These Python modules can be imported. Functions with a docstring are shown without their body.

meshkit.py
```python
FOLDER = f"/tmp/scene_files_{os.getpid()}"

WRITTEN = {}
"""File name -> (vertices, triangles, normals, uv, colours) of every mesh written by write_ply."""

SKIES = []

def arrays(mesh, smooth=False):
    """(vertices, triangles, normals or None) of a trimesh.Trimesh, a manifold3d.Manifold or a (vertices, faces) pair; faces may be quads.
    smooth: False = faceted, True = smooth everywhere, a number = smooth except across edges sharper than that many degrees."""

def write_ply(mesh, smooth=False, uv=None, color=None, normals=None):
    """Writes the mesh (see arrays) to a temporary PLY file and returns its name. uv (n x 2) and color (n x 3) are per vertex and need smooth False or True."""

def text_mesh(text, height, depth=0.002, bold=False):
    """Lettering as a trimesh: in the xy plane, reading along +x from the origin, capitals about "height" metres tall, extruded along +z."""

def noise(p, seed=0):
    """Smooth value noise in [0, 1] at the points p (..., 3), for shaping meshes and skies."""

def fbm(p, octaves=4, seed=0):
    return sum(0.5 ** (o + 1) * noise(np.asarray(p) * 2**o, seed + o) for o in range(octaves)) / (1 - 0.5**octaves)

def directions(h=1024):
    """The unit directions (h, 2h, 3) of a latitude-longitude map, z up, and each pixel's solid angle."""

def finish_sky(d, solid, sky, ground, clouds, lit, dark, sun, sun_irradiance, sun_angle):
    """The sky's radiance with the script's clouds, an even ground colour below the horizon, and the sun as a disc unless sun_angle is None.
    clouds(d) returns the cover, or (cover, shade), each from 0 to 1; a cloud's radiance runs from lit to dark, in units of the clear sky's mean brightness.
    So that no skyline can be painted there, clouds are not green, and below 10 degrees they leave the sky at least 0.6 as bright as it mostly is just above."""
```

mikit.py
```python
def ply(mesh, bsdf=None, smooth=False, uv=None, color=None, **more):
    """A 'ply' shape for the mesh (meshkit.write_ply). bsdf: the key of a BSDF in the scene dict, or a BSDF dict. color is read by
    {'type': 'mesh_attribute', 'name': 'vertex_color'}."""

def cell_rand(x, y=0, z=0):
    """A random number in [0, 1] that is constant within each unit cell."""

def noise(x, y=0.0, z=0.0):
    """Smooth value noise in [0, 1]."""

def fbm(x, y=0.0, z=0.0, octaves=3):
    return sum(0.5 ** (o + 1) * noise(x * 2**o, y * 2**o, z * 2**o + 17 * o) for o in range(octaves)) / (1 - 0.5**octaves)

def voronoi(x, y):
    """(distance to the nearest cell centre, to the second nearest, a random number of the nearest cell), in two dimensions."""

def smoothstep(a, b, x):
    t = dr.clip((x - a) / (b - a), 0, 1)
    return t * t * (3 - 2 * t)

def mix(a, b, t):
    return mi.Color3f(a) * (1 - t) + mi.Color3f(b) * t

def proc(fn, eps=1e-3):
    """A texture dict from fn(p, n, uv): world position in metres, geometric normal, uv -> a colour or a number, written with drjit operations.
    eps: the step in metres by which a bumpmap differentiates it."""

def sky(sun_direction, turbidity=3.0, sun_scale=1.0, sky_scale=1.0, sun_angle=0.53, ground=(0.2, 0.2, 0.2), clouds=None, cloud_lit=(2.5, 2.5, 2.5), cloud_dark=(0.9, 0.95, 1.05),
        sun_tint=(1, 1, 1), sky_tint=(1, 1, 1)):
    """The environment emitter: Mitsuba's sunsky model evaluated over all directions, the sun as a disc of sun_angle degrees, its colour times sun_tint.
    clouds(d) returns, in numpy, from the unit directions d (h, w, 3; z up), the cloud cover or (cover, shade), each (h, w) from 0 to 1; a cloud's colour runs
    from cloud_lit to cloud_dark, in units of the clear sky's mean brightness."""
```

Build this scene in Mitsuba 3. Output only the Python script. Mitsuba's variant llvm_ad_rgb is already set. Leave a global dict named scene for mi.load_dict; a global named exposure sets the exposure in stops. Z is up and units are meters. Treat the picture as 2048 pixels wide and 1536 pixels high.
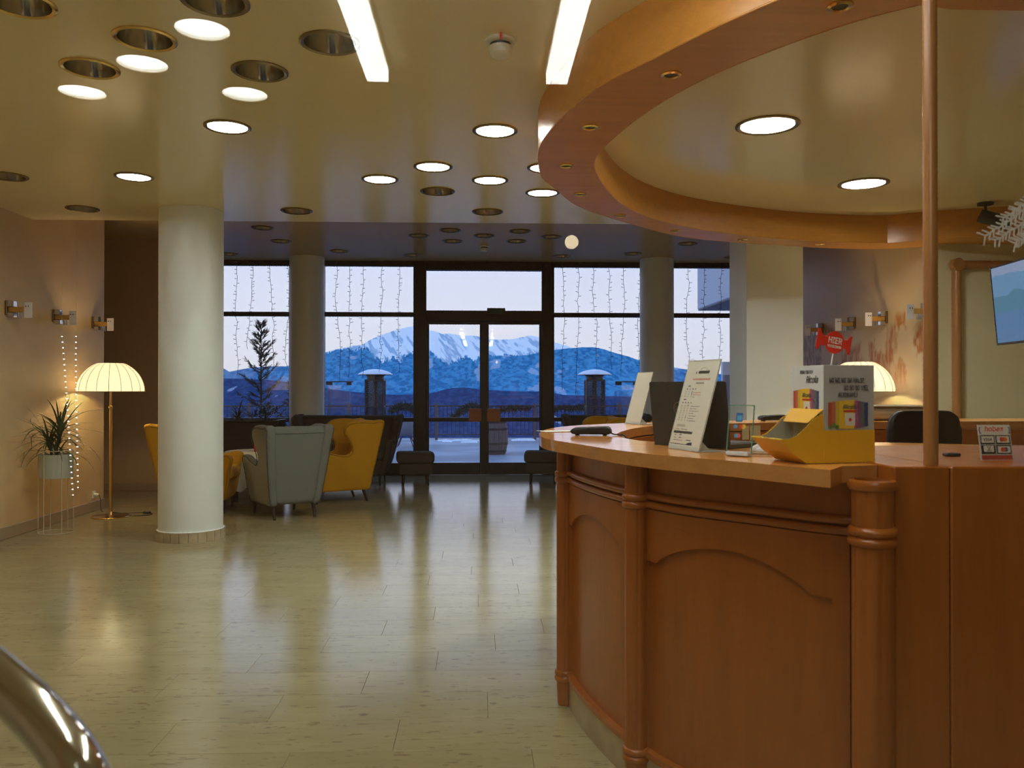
import math, random, copy
import numpy as np, trimesh, manifold3d as m3, shapely
import mitsuba as mi, drjit as dr
import mikit, meshkit
from mikit import fbm, noise, smoothstep, mix, proc
from shapely.geometry import Polygon, Point, LineString, box as sbox
from shapely import affinity
T = mi.ScalarTransform4f
rng = np.random.default_rng(7)
random.seed(7)

# ------------------------------------------------------------------ camera, sky, exposure
FPX, EYE = 1670.0, 1.40
YAW, PIT = math.atan(64 / FPX), math.atan(10 / FPX)
FWD = np.array([math.sin(YAW) * math.cos(PIT), math.cos(YAW) * math.cos(PIT), math.sin(PIT)])
RGT = np.array([math.cos(YAW), -math.sin(YAW), 0.0])
UPV = np.cross(RGT, FWD)
ORG = np.array([0, 0, EYE])
exposure = 0.0
scene = {'type': 'scene'}
labels = {}
scene['camera'] = {'type': 'thinlens', 'fov': math.degrees(2 * math.atan(1024 / FPX)), 'fov_axis': 'x',
                   'aperture_radius': 0.0024, 'focus_distance': 7.0, 'near_clip': 0.02, 'far_clip': 60000.0,
                   'to_world': T().look_at(origin=ORG.tolist(), target=(ORG + FWD).tolist(), up=[0, 0, 1])}


def veil(d):
    return 0.55 + 0.10 * (meshkit.fbm(d * np.array([2.0, 2.0, 9.0]), 3) - 0.5), np.clip((d[..., 2] - 0.10) / 0.6, 0, 1)


scene['sky'] = mikit.sky((0.3, -1, 0.15), turbidity=4.0, sun_scale=0.0, sky_scale=1.0, ground=(0.25, 0.3, 0.4), sky_tint=(5.1, 5.0, 7.2),
                         clouds=veil, cloud_lit=(3.7, 3.9, 4.7), cloud_dark=(1.9, 3.6, 7.2))
scene['sky']['sampling_weight'] = 7.0
LAMP = 66.0          # radiance of a lit downlight
STRIP = 14.0          # radiance of the entrance strip lights
SHADE = 1.3          # radiance of a lit lamp shade


def ray(x, y): return FWD + RGT * (x - 1024) / FPX + UPV * (768 - y) / FPX
def atY(x, y, Y): d = ray(x, y); return ORG + d * (Y / d[1])
def atZ(x, y, Z): d = ray(x, y); return ORG + d * ((Z - EYE) / d[2])
def atX(x, y, X): d = ray(x, y); return ORG + d * (X / d[0])


# ------------------------------------------------------------------ naming helpers
used = set()


def key_for(name, parent=None):
    k = (parent + '__' if parent else '') + name
    base, n = k, 0
    while k in used:
        n += 1
        k = f'{base}_{n:03d}'
    used.add(k)
    return k


def tag(k, label=None, cat=None, group=None, kind=None):
    d = labels.setdefault(k, {})
    for a, b in (('label', label), ('category', cat), ('group', group), ('kind', kind)):
        if b:
            d[a] = b
    return k


def put(name, mesh, mat, parent=None, label=None, cat=None, group=None, kind=None, smooth=False, to=None, **more):
    k = key_for(name, parent)
    sh = mesh if isinstance(mesh, dict) else mikit.ply(mesh, mat, smooth=smooth, **more)
    if to is not None:
        sh = {**sh, 'to_world': to}
    scene[k] = sh
    if label or cat or group or kind:
        tag(k, label, cat, group, kind)
    return k


def thing(name, label, cat, group=None, kind=None):
    k = key_for(name)
    return tag(k, label, cat, group, kind)


def struct(name, mesh, mat, **kw):
    return put(name, mesh, mat, kind='structure', **kw)


def cat(*ms): return trimesh.util.concatenate([m for m in ms if m is not None])


def tomesh(m):
    a = m.to_mesh()
    return trimesh.Trimesh(a.vert_properties[:, :3], a.tri_verts, process=False)


def box(x0, x1, y0, y1, z0, z1, b=0.0):
    if b <= 0:
        m = trimesh.creation.box((x1 - x0, y1 - y0, z1 - z0))
        m.apply_translation(((x0 + x1) / 2, (y0 + y1) / 2, (z0 + z1) / 2))
        return m
    P = []
    for x, sx in ((x0, 1), (x1, -1)):
        for y, sy in ((y0, 1), (y1, -1)):
            for z, sz in ((z0, 1), (z1, -1)):
                P += [(x, y + sy * b, z + sz * b), (x + sx * b, y, z + sz * b), (x + sx * b, y + sy * b, z)]
    return trimesh.convex.convex_hull(np.array(P, float))


def tr(m, x=0, y=0, z=0, rz=0, rx=0, ry=0):
    m = m.copy()
    M = np.eye(4)
    for a, ax in ((rx, (1, 0, 0)), (ry, (0, 1, 0)), (rz, (0, 0, 1))):
        if a:
            M = trimesh.transformations.rotation_matrix(a, ax) @ M
    M[:3, 3] += (x, y, z)
    m.apply_transform(M)
    return m


def tube(pts, r, n=10, closed=False):
    p = np.asarray(pts, float)
    if len(p) < 2:
        return None
    if closed:
        t = np.roll(p, -1, 0) - np.roll(p, 1, 0)
    else:
        t = np.gradient(p, axis=0)
    t /= np.linalg.norm(t, axis=1, keepdims=True) + 1e-12
    rr = np.broadcast_to(r, (len(p),)).astype(float)
    a = np.cross(t[0], [0, 0, 1.0] if abs(t[0][2]) < 0.9 else [1.0, 0, 0])
    a /= np.linalg.norm(a)
    V = []
    ang = np.arange(n) * 2 * np.pi / n
    for i in range(len(p)):
        a = a - t[i] * (a @ t[i])
        a /= np.linalg.norm(a) + 1e-12
        b = np.cross(t[i], a)
        V.append(p[i] + rr[i] * (np.cos(ang)[:, None] * a + np.sin(ang)[:, None] * b))
    V = np.vstack(V)
    Fc = []
    m = len(p)
    for i in range(m if closed else m - 1):
        for j in range(n):
            a0, a1 = i * n + j, i * n + (j + 1) % n
            b0, b1 = ((i + 1) % m) * n + j, ((i + 1) % m) * n + (j + 1) % n
            Fc += [(a0, a1, b1), (a0, b1, b0)]
    if not closed:
        V = np.vstack([V, p[0], p[-1]])
        c0, c1 = len(V) - 2, len(V) - 1
        for j in range(n):
            Fc += [(c0, (j + 1) % n, j), (c1, (m - 1) * n + j, (m - 1) * n + (j + 1) % n)]
    return trimesh.Trimesh(V, Fc, process=False)


def lathe(prof, n=32, closed=False):
    """profile of (r, z), revolved round z; ends on the axis if r = 0."""
    prof = np.asarray(prof, float)
    ang = np.arange(n) * 2 * np.pi / n
    V = np.array([(r * math.cos(a), r * math.sin(a), z) for r, z in prof for a in ang])
    Fc = []
    m = len(prof)
    for i in range(m if closed else m - 1):
        k = (i + 1) % m
        for j in range(n):
            a0, a1, b0, b1 = i * n + j, i * n + (j + 1) % n, k * n + j, k * n + (j + 1) % n
            Fc += [(a0, a1, b1), (a0, b1, b0)]
    me = trimesh.Trimesh(V, Fc, process=False)
    me.merge_vertices()
    me.update_faces(me.nondegenerate_faces())
    return me


def prism(poly, z0, z1):
    gs = getattr(poly, 'geoms', [poly])
    out = []
    for g in gs:
        if g.area <= 0:
            continue
        m = trimesh.creation.extrude_polygon(g, z1 - z0, engine='earcut')
        m.apply_translation((0, 0, z0))
        out.append(m)
    return trimesh.util.concatenate(out)


def spline(pts, n=200, closed=False):
    from scipy.interpolate import CubicSpline, PchipInterpolator
    p = np.asarray(pts, float)
    s = np.r_[0, np.cumsum(np.linalg.norm(np.diff(p, axis=0), axis=1))]
    return PchipInterpolator(s, p, axis=0)(np.linspace(0, s[-1], n))


def cspline(pts, n=120):
    from scipy.interpolate import CubicSpline
    p = np.asarray(pts, float)
    s = np.r_[0, np.cumsum(np.linalg.norm(np.diff(p, axis=0), axis=1))]
    return CubicSpline(s, p, axis=0)(np.linspace(0, s[-1], n))


def soft(man, edge=0.03, it=6, lam=0.5):
    """refine and smooth a manifold: rounded upholstery."""
    m = tomesh(man.refine_to_length(edge))
    m.merge_vertices()
    trimesh.smoothing.filter_laplacian(m, lamb=lam, iterations=it)
    return m


def man_box(x0, x1, y0, y1, z0, z1):
    return m3.Manifold.cube((x1 - x0, y1 - y0, z1 - z0)).translate((x0, y0, z0))


def man_prism(pts, h):
    return m3.Manifold.extrude(m3.CrossSection([np.asarray(pts, float)], m3.FillRule.NonZero), h)


def rounded(w, h, r, n=5):
    return sbox(-w / 2 + r, -h / 2 + r, w / 2 - r, h / 2 - r).buffer(r, quad_segs=n)


def text(t, height, depth=0.0006, bold=False):
    return meshkit.text_mesh(t, height, depth, bold)


# ------------------------------------------------------------------ materials
def rgb(*c): return {'type': 'rgb', 'value': list(c)}
def mat(name, d): scene['mat_' + name] = d; return 'mat_' + name
def plain(name, c, rough=0.6, spec=0.4, metal=0.0, **kw):
    return mat(name, {'type': 'twosided', 'b': {'type': 'principled', 'base_color': rgb(*c) if isinstance(c, tuple) else c, 'roughness': rough, 'specular': spec, 'metallic': metal, **kw}})
def metal(name, c, rough=0.15):
    return mat(name, {'type': 'twosided', 'b': {'type': 'principled', 'base_color': rgb(*c), 'roughness': rough, 'metallic': 1.0, 'specular': 0.5}})


def tex_wood(base, dark, axis):
    def fn(p, n, uv):
        q = [p.x, p.y, p.z]
        s = [26.0, 26.0, 26.0]
        s[axis] = 1.6
        g = fbm(q[0] * s[0], q[1] * s[1], q[2] * s[2], 4)
        h = fbm(q[0] * s[0] * 6, q[1] * s[1] * 6, q[2] * s[2] * 6, 2)
        t = dr.clip(0.75 * g + 0.35 * h - 0.05, 0, 1)
        return mix(dark, base, t)
    return proc(fn)


def tex_plaster(a, b, s=1.3):
    def fn(p, n, uv):
        t = smoothstep(0.3, 0.7, fbm(p.x * s, p.y * s, p.z * s, 4))
        return mix(a, b, t)
    return proc(fn)


def wood(name, base, dark, axis=2, rough=0.28, cc=0.5):
    return mat(name, {'type': 'twosided', 'b': {'type': 'principled', 'base_color': tex_wood(base, dark, axis), 'roughness': rough, 'specular': 0.5, 'clearcoat': cc, 'clearcoat_gloss': 0.9}})


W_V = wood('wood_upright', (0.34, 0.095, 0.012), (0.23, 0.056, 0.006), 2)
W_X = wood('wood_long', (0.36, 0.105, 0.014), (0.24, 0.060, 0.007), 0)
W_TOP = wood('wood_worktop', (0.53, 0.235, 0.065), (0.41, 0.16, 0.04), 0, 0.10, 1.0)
W_POST = wood('wood_post', (0.36, 0.16, 0.05), (0.28, 0.11, 0.03), 2)
W_RING = wood('wood_canopy', (0.60, 0.265, 0.05), (0.46, 0.18, 0.028), 0, 0.3, 0.4)


def stone(tone):
    def fn(p, n, uv):
        g = fbm(p.x * 2.2 + tone * 31, p.y * 9.0 + tone * 17, 0.0, 4)
        v = fbm(p.x * 11.0 + tone * 7, p.y * 70.0, 3.0, 3)
        spot = smoothstep(0.70, 0.78, fbm(p.x * 16.0 + tone * 5, p.y * 75.0 + tone, 9.0, 3)) * 0.6
        c = mix((0.31, 0.27, 0.145), (0.39, 0.35, 0.205), g)
        c = mix(c, (0.31, 0.26, 0.13), smoothstep(0.55, 0.8, v) * 0.5)
        c = c * (0.965 + 0.022 * tone)
        return mix(c, (0.20, 0.13, 0.07), spot)
    return proc(fn)


def stone_bump(p, n, uv):
    return noise(p.x * 1.3, p.y * 2.4, 0.0) + 0.25 * noise(p.x * 5.0, p.y * 6.0, 4.0)


STONE = []
for t in range(4):
    STONE.append(mat(f'stone_{t}', {'type': 'roughplastic', 'diffuse_reflectance': stone(t), 'alpha': 0.03, 'int_ior': 1.58, 'nonlinear': False}))
STONE_DULL = mat('stone_dull', {'type': 'twosided', 'b': {'type': 'roughplastic', 'diffuse_reflectance': tex_plaster((0.40, 0.33, 0.21), (0.52, 0.44, 0.29), 9.0), 'alpha': 0.15}})
GROUT = plain('grout', (0.10, 0.075, 0.05), 0.8)

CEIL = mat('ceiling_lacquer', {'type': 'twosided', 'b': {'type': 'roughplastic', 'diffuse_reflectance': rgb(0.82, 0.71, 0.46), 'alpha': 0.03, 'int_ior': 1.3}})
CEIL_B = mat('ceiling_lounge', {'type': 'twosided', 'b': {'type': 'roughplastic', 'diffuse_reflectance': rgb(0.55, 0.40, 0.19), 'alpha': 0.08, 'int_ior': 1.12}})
WALL_L = mat('wall_plaster', {'type': 'twosided', 'b': {'type': 'principled', 'base_color': tex_plaster((0.58, 0.40, 0.19), (0.68, 0.50, 0.27), 1.1), 'roughness': 0.42, 'specular': 0.4}})
WALL_D = plain('wall_brown', (0.42, 0.28, 0.16), 0.6)
WALL_W = plain('wall_cream', (0.66, 0.60, 0.38), 0.6)
WHITE = plain('white_paint', (0.74, 0.78, 0.76), 0.45)
BASEB = plain('baseboard_stone', (0.33, 0.24, 0.15), 0.3, 0.5)


def mural(p, n, uv):
    y, z = p.y, p.z
    base = mix((0.58, 0.42, 0.25), (0.66, 0.50, 0.32), fbm(y * 1.2, z * 1.2, 0.0, 3))
    far = smoothstep(9.2, 10.6, y)
    base = mix(base, (0.52, 0.36, 0.26), far * 0.8)
    top = 2.28 - 0.75 * smoothstep(8.2, 7.6, y) + 0.25 * (fbm(y * 2.0, 0.0, 5.0, 3) - 0.5) - 0.35 * smoothstep(8.9, 9.5, y) * smoothstep(10.4, 9.8, y)
    inside = smoothstep(0.0, 0.12, top - z) * smoothstep(1.30, 1.75, z + 0.35 * far) * smoothstep(7.5, 8.0, y)
    strokes = smoothstep(0.40, 0.56, fbm(y * 5.0, z * 3.2, 2.0, 4)) * (0.45 + 0.55 * smoothstep(0.35, 0.6, fbm(y * 26.0, z * 8.0, 8.0, 3)))
    col = mix((0.44, 0.17, 0.045), (0.24, 0.115, 0.085), far)
    return mix(base, col, dr.clip(inside * strokes * 1.0, 0, 1))


WALL_R = mat('wall_mural', {'type': 'twosided', 'b': {'type': 'principled', 'base_color': proc(mural), 'roughness': 0.42, 'specular': 0.4}})
FRAME = plain('window_frame_dark', (0.012, 0.011, 0.013), 0.35, 0.4)
GLASS = mat('pane', {'type': 'thindielectric', 'int_ior': 1.5})
BRASS = metal('brass', (0.80, 0.55, 0.22), 0.18)
DBRASS = metal('dark_brass', (0.22, 0.16, 0.09), 0.3)
CHROME = metal('chrome', (0.50, 0.50, 0.53), 0.06)
SILVER = metal('reflector_silver', (0.55, 0.53, 0.48), 0.12)
BLACK = plain('black_plastic', (0.012, 0.012, 0.013), 0.4)
DARK = plain('dark_grey_plastic', (0.035, 0.034, 0.032), 0.5)
YELLOW = plain('yellow_velvet', (0.50, 0.245, 0.012), 0.75, 0.2, sheen=0.4)
YSEAM = plain('yellow_piping', (0.33, 0.165, 0.01), 0.8, 0.1)
GREY = plain('grey_velvet', (0.155, 0.165, 0.15), 0.75, 0.2, sheen=0.5)
GSEAM = plain('grey_piping', (0.07, 0.075, 0.07), 0.8, 0.1)
CHAR = plain('charcoal_fabric', (0.05, 0.045, 0.04), 0.85, 0.15)
CSEAM = plain('charcoal_piping', (0.025, 0.022, 0.02), 0.85, 0.15)
LEGW = plain('dark_leg_wood', (0.018, 0.012, 0.009), 0.35)
CLOTH = plain('table_linen', (0.70, 0.66, 0.52), 0.8, 0.1)
RED = plain('red_card', (0.50, 0.03, 0.02), 0.5)
PAPER = plain('paper_white', (0.74, 0.72, 0.62), 0.5)
PRINT = plain('print_dark', (0.05, 0.05, 0.05), 0.7)
PRINTG = plain('print_grey', (0.33, 0.32, 0.28), 0.7)
PRINTR = plain('print_rust', (0.55, 0.30, 0.22), 0.7)
CAMBER = plain('candy_yellow', (0.78, 0.42, 0.02), 0.5)
CDYEL = plain('candy_bright_yellow', (0.85, 0.62, 0.05), 0.5)
LEAF = mat('leaf_dark', {'type': 'twosided', 'b': {'type': 'principled', 'base_color': rgb(0.05, 0.075, 0.03), 'roughness': 0.45, 'specular': 0.4}})
POT = plain('pot_sage', (0.42, 0.44, 0.36), 0.5)
WIRE = plain('wire_cream', (0.60, 0.56, 0.42), 0.4)


def emit(c, w=1.0): return {'type': 'area', 'radiance': rgb(*c), 'sampling_weight': w}


# ------------------------------------------------------------------ the room
HC, HL, YS, YW = 3.08, 3.48, 8.45, 13.67     # ceilings, step, window plane
XL, XR = -4.43, 4.42
# downlight places (pixel on the ceiling plane -> centre), lit or not
def cz(x, y, z=HC): p = atZ(x, y, z); return p[0], p[1]


LIT = [(455, 253), (268, 353), (990, 261), (866, 333), (760, 358), (980, 360), (1085, 385), (1093, 335)]
UNLIT = [(40, 6), (430, 2), (290, 77), (180, 136), (660, 85), (520, 142), (16, 352), (165, 417), (593, 421), (975, 423)]
BIG = [(1535, 250), (1727, 367)]
LOUNGE = [(525, 455), (562, 482), (678, 502), (460, 508), (900, 460), (837, 471), (968, 471), (905, 482), (1033, 482), (1040, 462), (1103, 473), (825, 510),
          (1123, 512), (1265, 507), (1465, 514), (1375, 487)]
# more lit downlights of the same lobby, over the entrance behind the glass front
ENTRY = []
for q in ((165, 183), (285, 126), (405, 58), (490, 187)):   # seen mirrored in the glass front at y = 0.25
    d_ = atZ(*q, HC)
    ENTRY.append((d_[0], 0.5 - d_[1]))
lit_c = [cz(*p) for p in LIT]
unlit_c = [cz(*p) for p in UNLIT]
big_c = [cz(*p) for p in BIG]
lounge_c = [cz(*p, HL) for p in LOUNGE]

ceil = sbox(-6.2, -7.0, 6.6, YS)
holes = [Point(*c).buffer(0.125, quad_segs=8) for c in lit_c + unlit_c + [cz(875, 382)] + ENTRY] + [Point(*c).buffer(0.168, quad_segs=8) for c in big_c]
struct('ceiling', prism(ceil.difference(shapely.union_all(holes)), HC, HL + 0.02), CEIL)
lc = sbox(-6.2, YS + 0.001, 6.6, YW + 0.25)
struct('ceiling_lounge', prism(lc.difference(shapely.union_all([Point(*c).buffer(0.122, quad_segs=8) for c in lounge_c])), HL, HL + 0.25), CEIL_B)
struct('roof', box(-6.2, 6.6, -7.0, YW + 0.25, HL + 0.26, HL + 0.36), WALL_D)

struct('wall_left', box(XL - 0.2, XL, 0.30, 10.02, 0, HC + .4), WALL_L)
struct('baseboard_left', box(XL, XL + 0.018, 0.32, 10.02, 0.002, 0.115, 0.003), BASEB)
struct('wall_recess', box(-6.2, -4.30, 11.70, 11.85, 0, HL), WALL_D)
struct('wall_recess_side', box(-4.40, -4.30, 11.85, YW + .1, 0, HL), WALL_D)
struct('baseboard_recess', box(-6.2, -4.30, 11.682, 11.70, 0.002, 0.10), BASEB)
struct('wall_recess_end', box(-6.3, -6.2, 9.8, 11.9, 0, HL), WALL_D)
struct('wall_recess_back', box(-6.2, XL - 0.2, 9.82, 10.02, 0, HL), WALL_D)
struct('wall_right', box(XR, XR + 0.15, 7.98, YW + .1, 0, HL), WALL_R)
struct('wall_office', box(XR + 0.0, 6.6, 7.95, 7.97, 0, HC + .3), WALL_W)
struct('wall_side', box(6.5, 6.65, -7.0, 7.97, 0, HC + .3), WALL_W)
struct('wall_entry_left', box(-4.65, -4.5, -7.0, 0.30, 0, HC + .3), WALL_L)
struct('wall_entry_back', box(-4.65, 6.65, -7.15, -7.0, 0, HC + .3), WALL_D)

# floor: a dark bed and separate stone planks
struct('floor', box(-6.3, 6.65, -7.1, YW + .2, -0.12, -0.012), GROUT)
plank_cache = {}
rows = []
y = 2.34
ROW, LEN = 0.305, 0.93
near_tiles, far_tiles = [], {0: [], 1: [], 2: [], 3: []}
j = -31
while True:
    y0 = 2.34 + j * ROW
    if y0 > YW + 0.05:
        break
    off = (j * 0.37 + 0.23 * math.sin(j * 12.9)) % 1.0 * LEN
    x = -6.2 + off - LEN
    while x < 6.6:
        x0, x1 = max(x, -6.2), min(x + LEN, 6.6)
        y1 = min(y0 + ROW, YW + 0.1)
        if x1 - x0 > 0.04 and y1 - y0 > 0.03:
            near = 2.3 < y0 < 8.9 and x1 > XL and x0 < (0.75 if y0 < 4 else 1.4)
            (near_tiles if near else far_tiles[rng.integers(4)]).append((x0, x1, y0, y1))
        x += LEN
    j += 1
g = 0.0006
for (x0, x1, y0, y1) in near_tiles:
    m = box(x0 + g, x1 - g, y0 + g, y1 - g, -0.012, 0.0, 0.0008)
    put('stone_plank', m, STONE[int(rng.integers(4))], 'floor')
for t in range(4):
    m = cat(*[box(x0 + g, x1 - g, y0 + g, y1 - g, -0.012, 0.0) for (x0, x1, y0, y1) in far_tiles[t]])
    put('distant_stone_planks', m, STONE[t], 'floor', kind='stuff')


# ------------------------------------------------------------------ downlights
def downlight(x, y, z, r, state, label, group, power=1.0):
    k = thing('ceiling_downlight', label, 'ceiling light', group)
    lp = LAMP * power
    trim = lathe([(r * 0.84, 0.0), (r * 0.84, -0.006), (r * 0.93, -0.012), (r, -0.006), (r, 0.0)], 36, closed=True)
    tm = {'lit': DBRASS, 'gold': BRASS, 'dark': DBRASS, 'bulb': DBRASS, 'off': DBRASS}[state]
    put('trim_ring', tr(trim, x, y, z), tm, k, smooth=40)
    if state == 'lit':
        rim = lathe([(r * 0.84, -0.003), (r * 0.84, 0.05)], 36)
        put('reflector', tr(rim, x, y, z), SILVER, k, smooth=40)
        lens = lathe([(0, 0.012), (r * 0.45, 0.008), (r * 0.835, 0.012)], 36)
        lens.invert() if lens.face_normals[:, 2].mean() > 0 else None
        kk = put('lens', tr(lens, x, y, z), WHITE, k, emitter=emit((lp, lp * 1.05, lp * 0.96)))
    else:
        bowl = lathe([(r * 0.84, -0.004), (r * 0.80, 0.05), (r * 0.62, 0.12), (r * 0.3, 0.16), (0, 0.17)], 36)
        put('reflector', tr(bowl, x, y, z), {'gold': SILVER, 'dark': SILVER, 'bulb': SILVER, 'off': SILVER}[state], k, smooth=40)
        bulb = trimesh.creation.uv_sphere(radius=r * 0.24, count=[10, 14])
        put('bulb', tr(bulb, x, y, z + 0.10), WHITE if state != 'bulb' else WHITE, k, smooth=True, **({'emitter': emit((9, 8, 6), .2)} if state == 'bulb' else {}))
    return k


LITTXT = ['lit white downlight above and right of the round column', 'leftmost lit white downlight, left of the round column', 'nearest lit white downlight of the group before the canopy',
          'lit white downlight second in depth of the middle cluster, right of the leftmost of it', 'leftmost lit white downlight of the middle cluster', 'lit white downlight in the middle of the cluster before the step',
          'lit white downlight partly cut by the canopy rim, the farther one', 'lit white downlight mostly hidden behind the curved canopy rim']
for c, l in zip(lit_c, LITTXT):
    downlight(*c, HC, 0.147, 'lit', l, 'lit lobby downlights')
UNTXT = ['unlit brass-rimmed downlight cut by the top left corner of the picture', 'unlit dark-rimmed downlight cut by the top edge of the picture', 'unlit gold-rimmed downlight with an amber reflection inside it',
         'unlit gold-rimmed downlight left of the one with the amber reflection', 'unlit dark-rimmed downlight nearest to the smoke detector', 'unlit dark-rimmed downlight with a violet reflection, above the lit one by the column',
         'unlit downlight cut by the left edge of the picture', 'unlit downlight at the ceiling step near the left wall', 'unlit downlight at the ceiling step right of the round column', 'unlit downlight at the ceiling step above the door']
for i, (c, l) in enumerate(zip(unlit_c, UNTXT)):
    downlight(*c, HC, 0.147, 'gold' if i in (0, 2, 3) else 'dark', l, 'unlit lobby downlights')
downlight(*cz(875, 382), HC, 0.147, 'bulb', 'downlight with a bare bulb showing, lowest of the middle cluster', 'lit lobby downlights')
for c, l in zip(big_c, ('larger lit downlight inside the canopy, nearer the viewer', 'larger lit downlight inside the canopy, farther back')):
    downlight(*c, HC, 0.20, 'lit', l, 'lit canopy downlights', 1.8)
LOUNGETXT = ['first from the left at the ceiling step', 'second row at the left, right of the round column', 'left of the middle, above the left window column', 'lowest one at the far left above the leftmost window', 'back row middle, above the left door leaf', 'leftmost of the middle cluster', 'centre of the middle cluster', 'front left of the middle cluster', 'front right of the middle cluster', 'back row right of the middle cluster', 'rightmost of the middle cluster', 'low one above the transom at the left of the door', 'low one above the window right of the door', 'by the globe lamp, above the right window column', 'lowest one beside the square pillar', 'under the canopy rim, above the rightmost window']
for c, l in zip(lounge_c, LOUNGETXT):
    downlight(*c, HL, 0.142, 'off', 'unlit dark lounge downlight, ' + l, 'unlit lounge downlights')
for c, l in zip(ENTRY, ('left', 'second', 'third', 'fourth')):
    downlight(*c, HC, 0.147, 'lit', f'dimmed entrance downlight mirrored in the glass front, {l} of the four from the left', 'entrance downlights', 0.22)


# ------------------------------------------------------------------ wooden canopy over the reception
ZR = 2.81
ro = np.array([(1.30, 2.68), (1.086, 2.98), (0.887, 3.277), (0.738, 3.544), (0.57, 3.845), (0.47, 4.16), (0.404, 4.456), (0.359, 4.748), (0.352, 5.045), (0.379, 5.296),
               (0.416, 5.546), (0.522, 5.833), (0.71, 6.316), (1.044, 6.80), (1.484, 7.298), (1.882, 7.67), (2.624, 7.989), (3.269, 8.164), (3.635, 8.238), (4.15, 8.22)])
ri = np.array([(1.61, 3.0), (1.431, 3.152), (1.237, 3.394), (1.029, 3.734), (0.858, 4.182), (0.73, 4.78), (0.708, 5.167), (0.777, 5.493), (0.97, 6.075), (1.192, 6.528),
               (1.76, 7.174), (2.379, 7.551), (3.136, 7.832), (3.486, 7.90), (3.93, 7.91)])
ro_s, ri_s = cspline(ro, 160), cspline(ri, 140)
outer = np.vstack([[(6.45, 2.68)], ro_s, [(4.40, 8.12), (4.40, 7.94), (6.45, 7.94)]])
inner = np.vstack([[(6.45, 3.03), (1.75, 3.03)], ri_s, [(4.31, 7.68), (4.95, 7.44), (6.45, 6.88)]])
ringp = Polygon(outer).buffer(0).difference(Polygon(inner).buffer(0))
ringp = max(getattr(ringp, 'geoms', [ringp]), key=lambda q: q.area)
k = thing('wooden_canopy', 'curved orange wood canopy hanging from the ceiling over the reception desk', 'canopy')
put('fascia', prism(ringp, ZR + 0.015, HC - 0.001), W_RING, k, smooth=25)
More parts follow.
